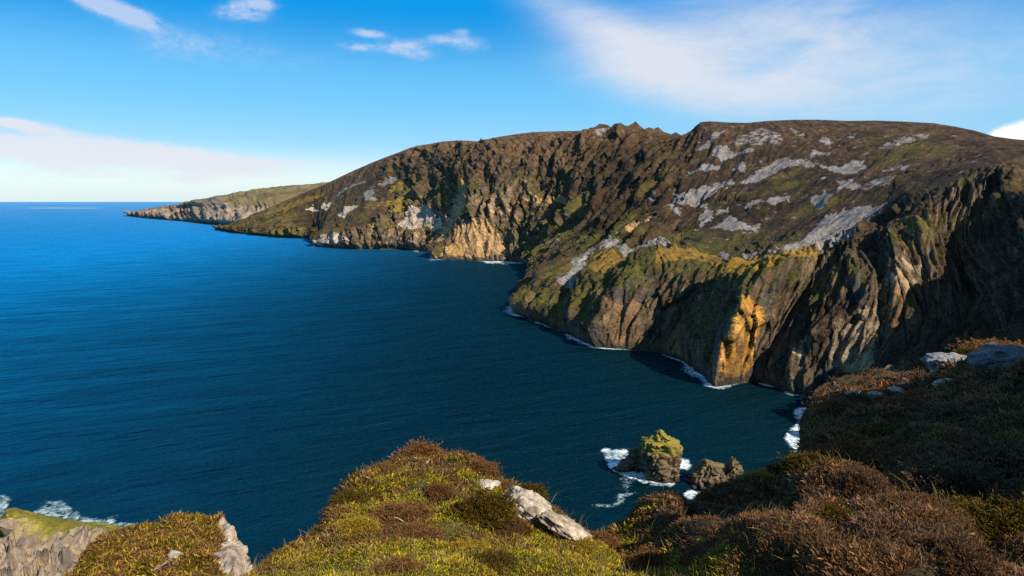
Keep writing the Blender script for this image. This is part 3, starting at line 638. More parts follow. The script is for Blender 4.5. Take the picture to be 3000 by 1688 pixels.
BUSHES = [  # sheet x, y of its foot, width in sheet units, kind, height factor, label
 (962,1190,72,'rust',.8,'rounded rusty heather bush on the left shoulder of the knoll'),
 (1060,1158,120,'rust',.75,'wide rusty brown heather bush crowning the knoll'),
 (1150,1163,90,'brown',.6,'flat brown heather bush on the crest, right of the crowning bush'),
 (1205,1190,84,'rust',.85,'rusty heather bush at the right end of the knoll crest'),
 (1105,1250,70,'rust',1.05,'upright brown heather bush standing alone in the middle of the knoll'),
 (1010,1300,150,'rust',.42,'broad russet brown heather bush spread across the left of the knoll'),
 (1060,1355,110,'rust',.45,'low brown heather bush just below the broad russet one'),
 (1215,1300,150,'olive',.9,'big dark olive heather bush left of the white boulder'),
 (1275,1330,90,'brown',.7,'brown heather bush tucked between the olive bush and the white boulder'),
 (1335,1250,74,'olive',1.0,'twiggy dark heather bush on the edge behind the white boulder'),
 (1262,1228,46,'rust',.8,'small russet heather tuft at the upper end of the white boulder'),
 (1302,1336,60,'olive',.7,'small olive heather tuft growing against the lower left edge of the white boulder'),
 (1388,1296,56,'rust',.7,'russet heather tuft between the white boulder and the pale slab, on the drop side'),
 (1462,1372,70,'grass',.5,'amber grass tussock along the foot of the pale rock slab'),
 (836,1290,44,'pink',.8,'small pinkish heather tuft on the left rim of the knoll'),
 (890,1262,90,'olive',.55,'olive heather bush on the left rim above the small pinkish tuft'),
 (905,1330,100,'grass',.5,'straw yellow grass tussock low on the left of the knoll'),
 (1180,1380,90,'grass',.5,'yellow green tussock beneath the dark olive bush'),
 (1230,1425,120,'olive',.5,'olive brown heather bush at the bottom edge under the yellow green tussock'),
 (1000,1440,110,'rust',.5,'russet heather clump at the bottom edge left of centre'),
 (1690,1312,84,'olive',.9,'yellowish olive heather bush on the rim beside the deep shade'),
 (1610,1345,100,'rust',.7,'russet heather bush on the rim left of the yellowish olive bush'),
 (1510,1372,84,'rust',.6,'reddish heather bush at the foot of the pale rock slab'),
 (1640,1430,140,'rust',.6,'russet heather bush at the bottom edge where sunlight meets shade'),
 (1780,1258,60,'rust',.8,'small russet tuft on the rim above the white surf spot'),
 (1912,1212,64,'grass',.9,'yellowish tuft on the rim below the two pointed sea rocks'),
 (1985,1200,90,'olive',.8,'olive heather bush on the rim where it meets the water'),
 (2040,1178,100,'olive',.85,'olive heather bush under the big white surf patch'),
 (2130,1150,130,'rust',.7,'tawny heather bush right of the surf patch, rounded top'),
 (2275,1118,150,'olive',.6,'long olive and pink heather bush in the middle of the right slope'),
 (2165,1235,96,'pink',1.1,'tan tufted heather bush standing alone in the dark right slope'),
 (2125,1330,130,'olive',.8,'olive heather bush, spiky top, in front of the lone tan bush'),
 (2245,1425,240,'pink',.8,'large pinkish heather bush at the bottom of the dark slope'),
 (2410,1255,180,'pink',.9,'pink brown heather bush halfway up the right edge slope'),
 (2535,1215,190,'pink',.95,'tall purplish heather bush against the right edge of the picture'),
 (2450,1075,170,'pink',.6,'wide mound of pink tipped heather under the grey boulders'),
 (2560,1060,130,'olive',.6,'olive heather mound at the right edge under the grey boulders'),
 (2540,1350,200,'olive',.8,'large olive heather bush near the lower right corner'),
 (2400,1415,170,'brown',.7,'dark brown heather bush between the large pinkish and large olive bushes'),
 (2330,1010,110,'rust',.5,'amber heather bush under the larger grey boulder'),
 (2440,900,60,'olive',.8,'olive tuft growing between the two grey boulders'),
 (2520,890,130,'rust',.5,'russet heather band above the right hand grey boulder'),
 (2110,1030,90,'rust',.6,'russet heather bush left of the scattered pale stones'),
 (2230,1000,110,'rust',.5,'russet heather bush on the rim right of the pale stones'),
]
for i, (x, y, wd, kind, hf, label) in enumerate(BUSHES):
    P, Nn = ground_at(x, y); dist = float(np.linalg.norm(P - C0)); s = wd / K / F * dist
    e = empty('heather_bush' if kind not in ('grass', 'moss') else 'grass_tussock', (P[0], P[1], P[2] - .06 * s))
    e.scale = (s, s * rng.uniform(.8, 1.05), s * hf); e.rotation_euler = (rng.uniform(-.08, .08), rng.uniform(-.1, .1), rng.uniform(0, 6.28))
    tag(e, label, 'bush' if kind not in ('grass', 'moss') else 'tussock', 'heather bushes and tussocks on the headland')
    f = bpy.data.objects.new('foliage', FOL[kind]); COL.objects.link(f); f.parent = e
    if kind not in ('grass', 'moss'):
        t = bpy.data.objects.new('stem', STEM); COL.objects.link(t); t.parent = e

# ------------------------------------------------------------------ rocks
import bmesh
def rock_shape(seed, sub=5, cuts=9, rough=.10, keep=.72):
    rs = np.random.default_rng(seed); bm = bmesh.new(); bmesh.ops.create_icosphere(bm, subdivisions=sub, radius=1.0)
    V = np.array([v.co[:] for v in bm.verts]); Fc = np.array([[v.index for v in f.verts] for f in bm.faces]); bm.free()
    for i in range(cuts):
        n = rs.normal(size=3); n /= np.linalg.norm(n); k = rs.uniform(keep - .12, keep + .15)
        V -= np.maximum(V @ n - k, 0)[:, None] * n * .92
    o = seed * 3.7
    w1, w2, wi = worley(V * 2.6 + o); u1, u2, ui = worley(V * 6.5 + o)
    V *= (1 + .20 * (wi - .5) + .09 * (ui - .5) - .06 * sstep(.12, 0, w2 - w1))[:, None]
    V *= (1 + rough * fbm(V[:, 0] * 2 + o, V[:, 1] * 2, V[:, 2] * 2, 5, .6) * 1.6 + rough * .5 * ridge(V[:, 0] * 3.1 + o, V[:, 1] * 3.1, V[:, 2] * 3.1))[:, None]
    return V, Fc
def stone_colour(V, base, dark, seed, lichen=None):
    n = fbm(V[:, 0] * 2.3 + seed, V[:, 1] * 2.3, V[:, 2] * 2.3, 5, .6); m = fbm(V[:, 0] * 6 + seed, V[:, 1] * 6, V[:, 2] * 6, 4)
    c = np.zeros(V.shape) + np.array(base); c = mix3(c, dark, sstep(0, .35, n)); c = mix3(c, np.array(base) * 1.35, sstep(.1, .4, m) * .7)
    if lichen is not None: c = mix3(c, lichen, sstep(.05, .35, -n + .4 * m) * .8)
    return np.clip(c, .01, .85)
def boulder(x, y, wd, sz, tilt, seed, base, dark, label, lichen=None, sink=.25, name='boulder', cat='boulder', group=None, rz=0., P=None):
    if P is None: P, _ = ground_at(x, y)
    dist = float(np.linalg.norm(P - C0)); s = wd / K / F * dist / 2
    V, Fc = rock_shape(seed)
    o = mesh_obj(name, V * np.array(sz) * s, Fc, M_STONE, stone_colour(V, base, dark, seed, lichen), smooth=False)
    o.location = P + np.array([0, 0, s * sz[2] * (1 - 2 * sink)]); o.rotation_euler = (tilt[0], tilt[1], rz)
    return tag(o, label, cat, group)
WH, WD = (.46, .40, .32), (.17, .135, .095)
boulder(1340,1296,150,(1,.75,.60),(-.15,.55,0),3,WH,WD,'white lichened boulder set into the right side of the knoll',(.30,.24,.15),.4)
boulder(1420,1342,150,(1,.65,.36),(-.1,.52,0),5,(.44,.36,.27),(.20,.15,.10),'long pale rock slab sloping down from the white boulder to the water gap',(.26,.21,.12),.35,'rock_slab','slab')
boulder(1218,1222,70,(1,.7,.25),(.05,-.15,0),8,WH,WD,'thin pale slab showing at the top of the knoll behind the olive bush',None,.3,'rock_slab','slab')
GR, GD_ = (.30, .30, .30), (.12, .125, .13)
boulder(2382,940,116,(1,.6,.44),(.05,.12,0),12,(.22,.225,.23),GD_,'grey white speckled boulder on the skyline of the right slope',None,.15)
boulder(2530,930,140,(1,.6,.46),(.0,-.1,0),14,(.15,.15,.155),GD_,'larger darker grey boulder cut by the right edge of the picture',None,.18)
boulder(2095,1215,56,(1,.7,.4),(0,.1,0),16,(.12,.11,.11),(.06,.055,.05),'dull grey stone left of the lone tan bush',None,.0,'stone','stone')
STN = [(2143,1012,40,'flat white stone at the left end of the stone scatter',21),(2165,1006,30,'blocky white stone behind the flat one',22),(2200,1008,34,'pale stone in the middle of the scatter, between russet bushes',23),
       (2252,995,32,'white angular stone at the right end of the scatter',24),(2320,985,46,'low cream slab on the rim right of the scattered stones',25),(2385,1000,60,'long cream ledge of rock below the larger grey boulder',26),(2325,1070,30,'bluish grey stone in shade in the middle of the right slope',27)]
for x, y, w_, lb, sd_ in STN:
    boulder(x, y, w_ * 1.0, (1, .75, .55), (rng.uniform(-.2, .2), rng.uniform(-.2, .2), 0), sd_, (.46, .39, .31) if sd_ < 27 else (.20, .23, .27), (.28, .23, .18) if sd_ < 27 else (.1, .12, .15), lb, None, -.15, 'stone', 'stone', 'pale stones on the right slope', rng.uniform(0, 3))
def stalk(p0, p1, r, label, name='dry_stalk', cat='stalk', wob=.05):
    a, _ = ground_at(*p0); d = float(np.linalg.norm(a - C0))
    b = at(p1[0], p1[1], a[1] * .99); t = np.linspace(0, 1, 9)[:, None]
    path = a + (b - a) * t + np.array([0, 0, 1]) * np.sin(t * np.pi) * wob * np.linalg.norm(b - a) + rng.normal(size=(9, 3)) * .012 * np.linalg.norm(b - a)
    v, q = tube(path, np.linspace(1, .35, 9) * r * d)
    c = np.zeros(v.shape) + np.array((.48, .38, .27)) * rng.uniform(.8, 1.1, (len(v), 1))
    tag(mesh_obj(name, v, q, M_STONE, c), label, cat)
stalk((2357,1395),(2359,1330),.0008,'thin straw coloured stalk standing in the lower right heather')
stalk((2300,1190),(2250,1155),.0009,'pale bare twig lying across the dark right slope','dead_twig','twig')
stalk((1258,1400),(1262,1378),.0014,'short bleached twig sticking up beneath the olive bush','dead_twig','twig')
stalk((1262,1402),(1300,1430),.0010,'bleached twig lying on bright moss at the bottom','dead_twig','twig')
stalk((1030,1322),(990,1300),.0010,'pale twig lying on the broad russet heather','dead_twig','twig')
stalk((1390,1262),(1402,1238),.0009,'bare twigs pointing up from the edge behind the white boulder','dead_twig','twig')

# ------------------------------------------------------------------ crags at the lower left
def crag(name, cols, label, cat, seed, colour, amp, nt_=110, step=3.0):
    T = np.array(cols, float); us = samples(T[..., :2], step, 4, 60); S = pchip(T, us); P = at(S[..., 0], S[..., 1], S[..., 2])
    out = P[:, 0] - C0; out[:, 2] = 0; out /= np.linalg.norm(out, axis=1)[:, None]; d = P[:, 0, 1:2]
    b1 = P[:, 0] + out * d * .02; b1[:, 2] -= d[:, 0] * .03
    b2 = P[:, 0] + out * d * .12; b2[:, 2] -= d[:, 0] * .8
    b3 = P[:, 0] + out * d * .3; b3[:, 2] -= d[:, 0] * 3.2; b3[:, 2] = np.maximum(b3[:, 2], -8)
    full = np.concatenate([np.stack([b3, b2, b1], 1), P], 1); nr = full.shape[1]
    tt = np.concatenate([np.linspace(0, 2, 16)[:-1], np.linspace(2, 3, 8)[:-1], np.linspace(3, nr - 1, nt_)])
    G = np.swapaxes(pchip(np.swapaxes(full, 0, 1), tt), 0, 1); tv = tt[None] - 3 + 0 * us[:, None]
    N = grid_normals(G); cam = C0 - G; sgn = np.sign((N * cam).sum(-1, keepdims=True)); N = np.where(N[..., 2:3] * 1.0 < -.2, -N, N)
    N = np.where((tv > .3)[..., None] & (sgn < 0), -N, N)
    x, y, z = np.moveaxis(G, -1, 0); h = amp(x, y, z, tv, S, us)
    D = G + N * h[..., None]; sx, sy = sheet(G)
    o = mesh_obj(name, D, quads(len(us), len(tt))[:, ::-1], M_CRAG, np.clip(colour(x, y, z, tv, sx, sy), .005, .85))
    tag(o, label, cat); return D, N, tv, sx, sy
def z8(a, b): return (.3332 * a, 968.2 + .3332 * b)
cA = [[(*z8(a, b), 62), (*z8(a2, b2), 58), (*z8(a3, 1330), 52), (*z8(a3 + 30, 1800), 44)] for a, b, a2, b2, a3 in
      ((-400,1150,-420,1200,-400),(-60,1075,-80,1110,-90),(10,1000,0,1050,-10),(60,950,40,1010,30),(110,932,95,1000,95),(250,970,250,1050,240),(400,1000,400,1080,400),(600,1032,600,1095,600),(800,1048,790,1110,790),(950,1092,940,1120,930),(1080,1112,1070,1160,1070),(1200,1150,1200,1250,1200),(1330,1300,1330,1500,1340))]
def ampA(x, y, z, tv, S, us):
    m = sstep(.6, 1.3, tv); w = fbm(x / 5, y / 5, z / 5, 3)
    f1, f2, fi = worley(np.stack([x, y * .6, z * .55], -1) / 2.6 + w[..., None] * .5); g1, g2, gi = worley(np.stack([x, y, z * .7], -1) / .95)
    return m * (1.5 * (fi - .5) + .6 * (gi - .5) - .5 * sstep(.15, 0, f2 - f1)) + m * (.9 * ridge(x / 2.6 + w + z / 9, y / 8, z / 7) + .7 * ridge(x / 1.1 + w, y / 3, z / 3.2) + .8 * fbm(x / 1.6, y / 1.6, z / 1.6, 5, .62)) + .25 * fbm(x / 1.5, y / 1.5, z / 1.5, 4)
def colA(x, y, z, tv, sx, sy):
    n = fbm(x / 2.2, y / 2.2, z / 2.2, 5, .62); s = fbm(x / .9 + z / 4, y / 2, z / 4, 4)
    c = np.zeros(x.shape + (3,)) + np.array((.26, .195, .135)); c = mix3(c, (.12, .10, .085), sstep(.0, .4, s)); c = mix3(c, (.37, .28, .19), sstep(.05, .4, -s)); c = mix3(c, (.20, .15, .05), sstep(.1, .4, n) * .7)
    g = np.maximum(1 - sstep(.8, 1.15, tv + .45 * n), inside([z8(120,1160),z8(200,1170),z8(220,1230),z8(150,1240)], sx + 6 * n, sy + 6 * n) * .9)
    return mix3(c, np.stack([.20 + .12 * n, .17 + .08 * n, .02 + 0 * n], -1), g)
crag('rock_crag', cA, 'grey brown rock buttress with a grassy top in the lower left corner', 'crag', 1, colA, ampA)
cB = [[(*z8(a, b), Y0), (*z8(a2, b2), Y1), (*z8(a3, b3), Y2), (*z8(a4, 2000), 12)] for a, b, Y0, a2, b2, Y1, a3, b3, Y2, a4 in
      ((560,1500,22,560,1560,20,560,1600,18,500),(600,1440,23,600,1470,21.5,600,1540,18,560),(690,1268,24,700,1320,22,700,1450,18.5,700),(780,1172,24.5,790,1240,22.5,800,1400,18.5,800),(900,1135,25,900,1210,22.5,910,1380,18.5,910),(1060,1118,25,1050,1190,22.5,1040,1370,18.5,1020),
       (1180,1115,25,1180,1180,22.5,1160,1360,18.5,1120),(1250,1078,24.8,1250,1160,22.4,1240,1350,18.4,1200),(1340,1040,24.6,1330,1140,22.3,1320,1350,18.3,1280),(1430,1030,24.5,1420,1130,22.2,1410,1340,18.2,1370),(1500,1036,24.4,1500,1130,22.2,1480,1340,18.2,1440),(1545,1052,24.3,1560,1140,22.2,1560,1340,18.2,1520),(1605,1046,24.2,1620,1120,22.2,1650,1330,18.2,1600),
       (1700,1055,24,1700,1120,22.2,1720,1320,18.2,1680),(1745,1075,23.8,1745,1140,22.1,1770,1320,18.2,1740),(1775,1150,23.4,1780,1200,22,1800,1340,18.1,1790),(1800,1230,22.8,1810,1270,21.5,1825,1390,18,1830),(1845,1370,21.5,1850,1400,20.5,1860,1480,17.5,1900),(1860,1480,20,1870,1520,19,1890,1600,16.5,1960))]
def pale(sx, sy, n): return inside([z8(1640,1040),z8(1760,1050),z8(1800,1190),z8(1870,1400),z8(1860,1500),z8(1700,1450),z8(1590,1280),z8(1680,1180)], sx + 7 * n, sy + 7 * n)
def ampB(x, y, z, tv, S, us):
    sx = S[..., 0].mean(1)[:, None]; m = sstep(520, 550, sx)
    w = fbm(x / 2, y / 2, z / 2, 3)
    return m * (.28 * ridge(x / .9 + w + z / 3, y / 2.4, z / 2.4) + .20 * fbm(x / .6, y / .6, z / .6, 5, .62)) + (1 - m) * (.30 * (np.abs(perlin(x / 1.6, y / 1.6, 2.)) * 1.5 - .3) + .12 * fbm(x / .8, y / .8, z / .8, 4))
def colB(x, y, z, tv, sx, sy):
    n = fbm(x / 1.1, y / 1.1, z / 1.1, 5, .62); k = fbm(x / .35, y / .35, z / .35, 4)
    c = np.zeros(x.shape + (3,)) + np.array((.12, .075, .03)); c = mix3(c, (.15, .11, .015), sstep(-.1, .3, n)); c = mix3(c, (.17, .12, .075), sstep(.1, .4, -n))
    p = pale(sx, sy, n).astype(float); c2 = np.zeros(c.shape) + np.array((.50, .39, .28)); c2 = mix3(c2, (.26, .19, .12), sstep(.05, .4, k)); c2 = mix3(c2, (.60, .54, .46), sstep(.05, .4, -k))
    return mix3(c, c2, p)
DB, NB, TB, SXB, SYB = crag('rock_crag', cB, 'heather topped crag with a pale bare rock face on its right side', 'crag', 2, colB, ampB)
# growth on the second crag
def crag_cover():
    w = (TB > -.35) & (TB < 2.4) & (SXB > 150) & (SYB < 1500); nn = fbm(DB[..., 0] / 1.1, DB[..., 1] / 1.1, DB[..., 2] / 1.1, 5, .62)
    w &= ~pale(SXB, SYB, nn); idx = np.argwhere(w[:-1, :-1]); s = idx[rng.integers(0, len(idx), 42000)]
    P = DB[s[:, 0], s[:, 1]] + rng.normal(size=(42000, 3)) * .05; Nn = NB[s[:, 0], s[:, 1]]; m1 = fbm(P[:, 0] / .9, P[:, 1] / .9, P[:, 2] / .9, 4)
    kind = np.where(m1 > .06, 'olive', np.where(m1 < -.12, 'brown', 'rust')).astype(object); kind[rng.random(42000) < .22] = 'grass'
    Vs, Ts, Cs = [], [], []; off = 0
    for q in ('olive', 'brown', 'rust', 'grass'):
        k = np.where(kind == q)[0]; lo, hi = map(np.array, PAL[q])
        for r_ in range(3):
            d = Nn[k] * .5 + np.array([0, 0, .6]) + rng.normal(size=(len(k), 3)) * .4; d /= np.linalg.norm(d, axis=1)[:, None]
            v_, t_, c_ = blades(P[k] + rng.normal(size=(len(k), 3)) * .04, d, rng.uniform(.07, .21, len(k)), np.full(len(k), .032), lo * 1.2, hi * rng.uniform(.5, 1.25, (len(k), 1)))
            Vs.append(v_); Ts.append(t_ + off); Cs.append(c_); off += len(v_)
    tag(mesh_obj('crag_heather', np.concatenate(Vs), np.concatenate(Ts), M_LEAF, np.clip(np.concatenate(Cs), .003, .7), smooth=False), 'russet and olive heather covering the crag at lower left', 'ground cover', kind='stuff')
crag_cover()
def bent_rock():
    pts = [(1335,1265),(1368,1300),(1372,1335),(1330,1375),(1270,1410),(1220,1460)]; Y = np.array([19.2, 18.9, 18.6, 18.3, 18.1, 17.9])
    path = pchip(np.array([at(*z8(*p), q) for p, q in zip(pts, Y)]) + np.array([0, -.3, .12]), np.linspace(0, 5, 40)); r = np.interp(np.linspace(0, 5, 40), [0, .4, 2, 4, 5], [.05, .17, .27, .24, .2])
    v, q = tube(path, r, 24); v += (rng.normal(size=(1, 3)) * 0) + .09 * np.stack([fbm(v[:, 0] * 2, v[:, 1] * 2, v[:, 2] * 2 + k, 4) for k in (0, 9, 18)], -1)
    tag(mesh_obj('rock_slab', v, q, M_STONE, stone_colour(v, (.58, .47, .35), (.30, .22, .15), 2)), 'pale bent rock ledge curving down the front of the heather topped crag', 'slab')
bent_rock()

# ------------------------------------------------------------------ rocks standing in the sea
def z6(a, b): return (1459.1 + .3332 * a, 968.2 + .3332 * b)
def stack(name, levels, Y, depth, label, seed, rough, colour, cat='sea stack', group='rocks in the cove', lean=0.0):
    """levels: (y6, left6, right6) from the foot upward; cross-sections are squarish ovals"""
    zs, cx, hw = [], [], []
    for b, l, r in levels:
        p = at(*z6(l, b), Y); q = at(*z6(r, b), Y); zs.append((p[2] + q[2]) / 2); cx.append((p[0] + q[0]) / 2); hw.append((q[0] - p[0]) / 2)
    zs, cx, hw = map(np.array, (zs, cx, hw)); zs = np.concatenate([[-14], zs]); cx = np.concatenate([[cx[0]], cx]); hw = np.concatenate([[hw[0] * 1.25], hw])
    k = 120; nl = 110; zz = np.linspace(zs[0], zs[-1], nl); cxx = np.interp(zz, zs, cx); hww = np.interp(zz, zs, hw)
    th = np.linspace(0, 2 * np.pi, k + 1)[:-1]; ct_, st_ = np.cos(th), np.sin(th)
    rx = np.sign(ct_) * np.abs(ct_) ** .6; ry = np.sign(st_) * np.abs(st_) ** .6
    maxw = hw.max()
    dp = depth * (hww / maxw) ** .6 * maxw
    V = np.stack([cxx[None] + rx[:, None] * hww[None], Y + ry[:, None] * dp[None] + lean * (zz[None] + 0 * rx[:, None]), zz[None] + 0 * rx[:, None]], -1)
    # close the top with shrinking rings
    caps = [V]; c_top = V[:, -1].mean(0)
    for f in (.8, .55, .3, .02): t = c_top + (V[:, -1] - c_top) * f; t[:, 2] += (1 - f) * .06 * maxw; caps.append(t[:, None])
    V = np.concatenate(caps, 1); x, y, z = np.moveaxis(V, -1, 0)
    c0 = np.array([cx.mean(), Y, 0]); out = V - np.stack([np.interp(z, zs, cx), Y + 0 * z, z], -1); out[..., 2] += .5; out /= np.linalg.norm(out, axis=-1, keepdims=True)
    s = maxw; w = fbm(x / s, y / s, z / s + seed, 3)
    q = np.random.default_rng(seed)
    h = rough * s * (.22 * ridge(x / s * 1.6 + w + seed, y / s * 1.6 + w, z / s * .5) + .14 * fbm(x / s * 3 + seed, y / s * 3, z / s * 3, 5, .62) + .10 * ridge(x / s * 4 + w, y / s * 4, z / s * 1.6 + seed) - .1)
    w1, w2, wi = worley(np.stack([x, y, z * .55], -1) / (s * .42) + seed); u1, u2, ui = worley(np.stack([x, y, z * .6], -1) / (s * .16) + seed)
    V = V + out * (rough * s * (.26 * (wi - .5) + .12 * (ui - .5) - .10 * sstep(.1, 0, w2 - w1)))[..., None] + out * h[..., None] + out * (rough * s * (.10 * ridge(x / s * 7 + w * 2, y / s * 7, z / s * 3.2 + seed) + .07 * fbm(x / s * 9, y / s * 9, z / s * 6 + seed, 3)))[..., None]
    c = colour(*np.moveaxis(V, -1, 0), grid_normals(V))
    return tag(mesh_obj(name, V, quads(k, V.shape[1], True), M_STACK, np.clip(c, .006, .8), smooth=False), label, cat, group)
def col_stack(lich):
    def f(x, y, z, N):
        n = fbm(x / 6, y / 6, z / 6, 5, .6); m = fbm(x / 2, y / 2, z / 2, 4); up = np.abs(N[..., 2]); top = z.max()
        c = np.zeros(x.shape + (3,)) + np.array((.135, .09, .052)); c = mix3(c, (.05, .04, .03), sstep(-.1, .3, m)); c = mix3(c, (.24, .16, .085), sstep(.1, .4, -m))
        c = mix3(c, np.stack([.23 + .2 * m, .19 + .14 * m, .025 + 0 * m], -1), np.clip(sstep(.52, .72, z / top + .40 * n) * .8 + sstep(.7, .9, up) * sstep(.4, .6, z / top) * .5, 0, 1) * lich)
        return mix3(c, (.03, .025, .02), sstep(4, 1, z + 1.5 * n) * .9)
    return f
stack('sea_stack', [(722,545,700),(660,520,728),(580,488,728),(500,482,722),(450,482,716),(424,484,708),(416,486,690),(406,566,660),(385,574,640),(374,580,618)], 439, .78, 'tall blocky sea stack with a yellow green lichened top, ringed by white surf', 4, 1.0, col_stack(.85))
stack('sea_rock', [(640,290,510),(605,310,520),(560,350,520),(520,385,510),(495,430,500),(480,465,492)], 455, .5, 'low dark rock at the left foot of the tall blocky stack', 9, 1.0, col_stack(.08), 'sea rock')
stack('sea_stack', [(765,812,1090),(740,830,1085),(690,880,1080),(645,925,1072),(612,935,1030),(590,940,985),(570,946,960)], 431, .62, 'broad hump backed sea rock between the tall stack and the pointed spire', 13, .9, col_stack(.18))
stack('sea_stack', [(740,1070,1215),(700,1085,1210),(650,1105,1208),(610,1128,1196),(575,1135,1178),(548,1142,1156)], 433, .8, 'slender pointed sea spire beside the hump backed rock', 17, .8, col_stack(.15))
stack('sea_rock', [(335,1690,1800),(318,1700,1790),(300,1720,1775),(290,1735,1760)], 520, .8, 'small dark rock awash at the top of the big white surf patch', 23, 1.0, col_stack(.0), 'sea rock')
stack('sea_rock', [(255,1690,1800),(235,1705,1795),(215,1725,1790),(205,1740,1775)], 552, .8, 'small dark rock in the surf against the shore, above the other awash rock', 29, 1.0, col_stack(.0), 'sea rock')

# ------------------------------------------------------------------ surf
def foam_material():
    m, nt, b, out = new_mat('surf_foam'); L = nt.links.new
    a = nd(nt, 'ShaderNodeAttribute', attribute_name='foam'); g = nd(nt, 'ShaderNodeNewGeometry')
    n1 = nd(nt, 'ShaderNodeTexNoise', i_Scale=.22, i_Detail=9.0, i_Roughness=.74, i_Distortion=.9); n2 = nd(nt, 'ShaderNodeTexNoise', i_Scale=.035, i_Detail=5.0, i_Roughness=.6)
    L(g.outputs['Position'], n1.inputs['Vector']); L(g.outputs['Position'], n2.inputs['Vector'])
    q = nd(nt, 'ShaderNodeMath', operation='MULTIPLY_ADD'); L(n2.outputs['Fac'], q.inputs[0]); q.inputs[1].default_value = .7
    L(n1.outputs['Fac'], q.inputs[2])
    s = nd(nt, 'ShaderNodeMath', operation='MULTIPLY_ADD'); L(a.outputs['Fac'], s.inputs[0]); s.inputs[1].default_value = 1.0; 
    t = nd(nt, 'ShaderNodeMath', operation='SUBTRACT'); L(q.outputs[0], t.inputs[0]); t.inputs[1].default_value = .95; t2 = nd(nt, 'ShaderNodeMath', operation='MULTIPLY'); L(t.outputs[0], t2.inputs[0]); t2.inputs[1].default_value = 2.0; L(t2.outputs[0], s.inputs[2])
    r = nd(nt, 'ShaderNodeMapRange', interpolation_type='SMOOTHSTEP'); r.inputs['From Min'].default_value = .22; r.inputs['From Max'].default_value = 1.0; L(s.outputs[0], r.inputs['Value'])
    r2 = nd(nt, 'ShaderNodeMapRange'); r2.inputs['From Min'].default_value = .20; r2.inputs['From Max'].default_value = .85; L(s.outputs[0], r2.inputs['Value'])
    mx = nd(nt, 'ShaderNodeMix', data_type='RGBA'); L(r2.outputs[0], mx.inputs['Factor']); mx.inputs['A'].default_value = (.10, .38, .40, 1); mx.inputs['B'].default_value = (.78, .80, .82, 1)
    L(mx.outputs['Result'], b.inputs['Base Color']); b.inputs['Roughness'].default_value = .8; L(r.outputs[0], b.inputs['Alpha'])
    return m
M_FOAM = foam_material()
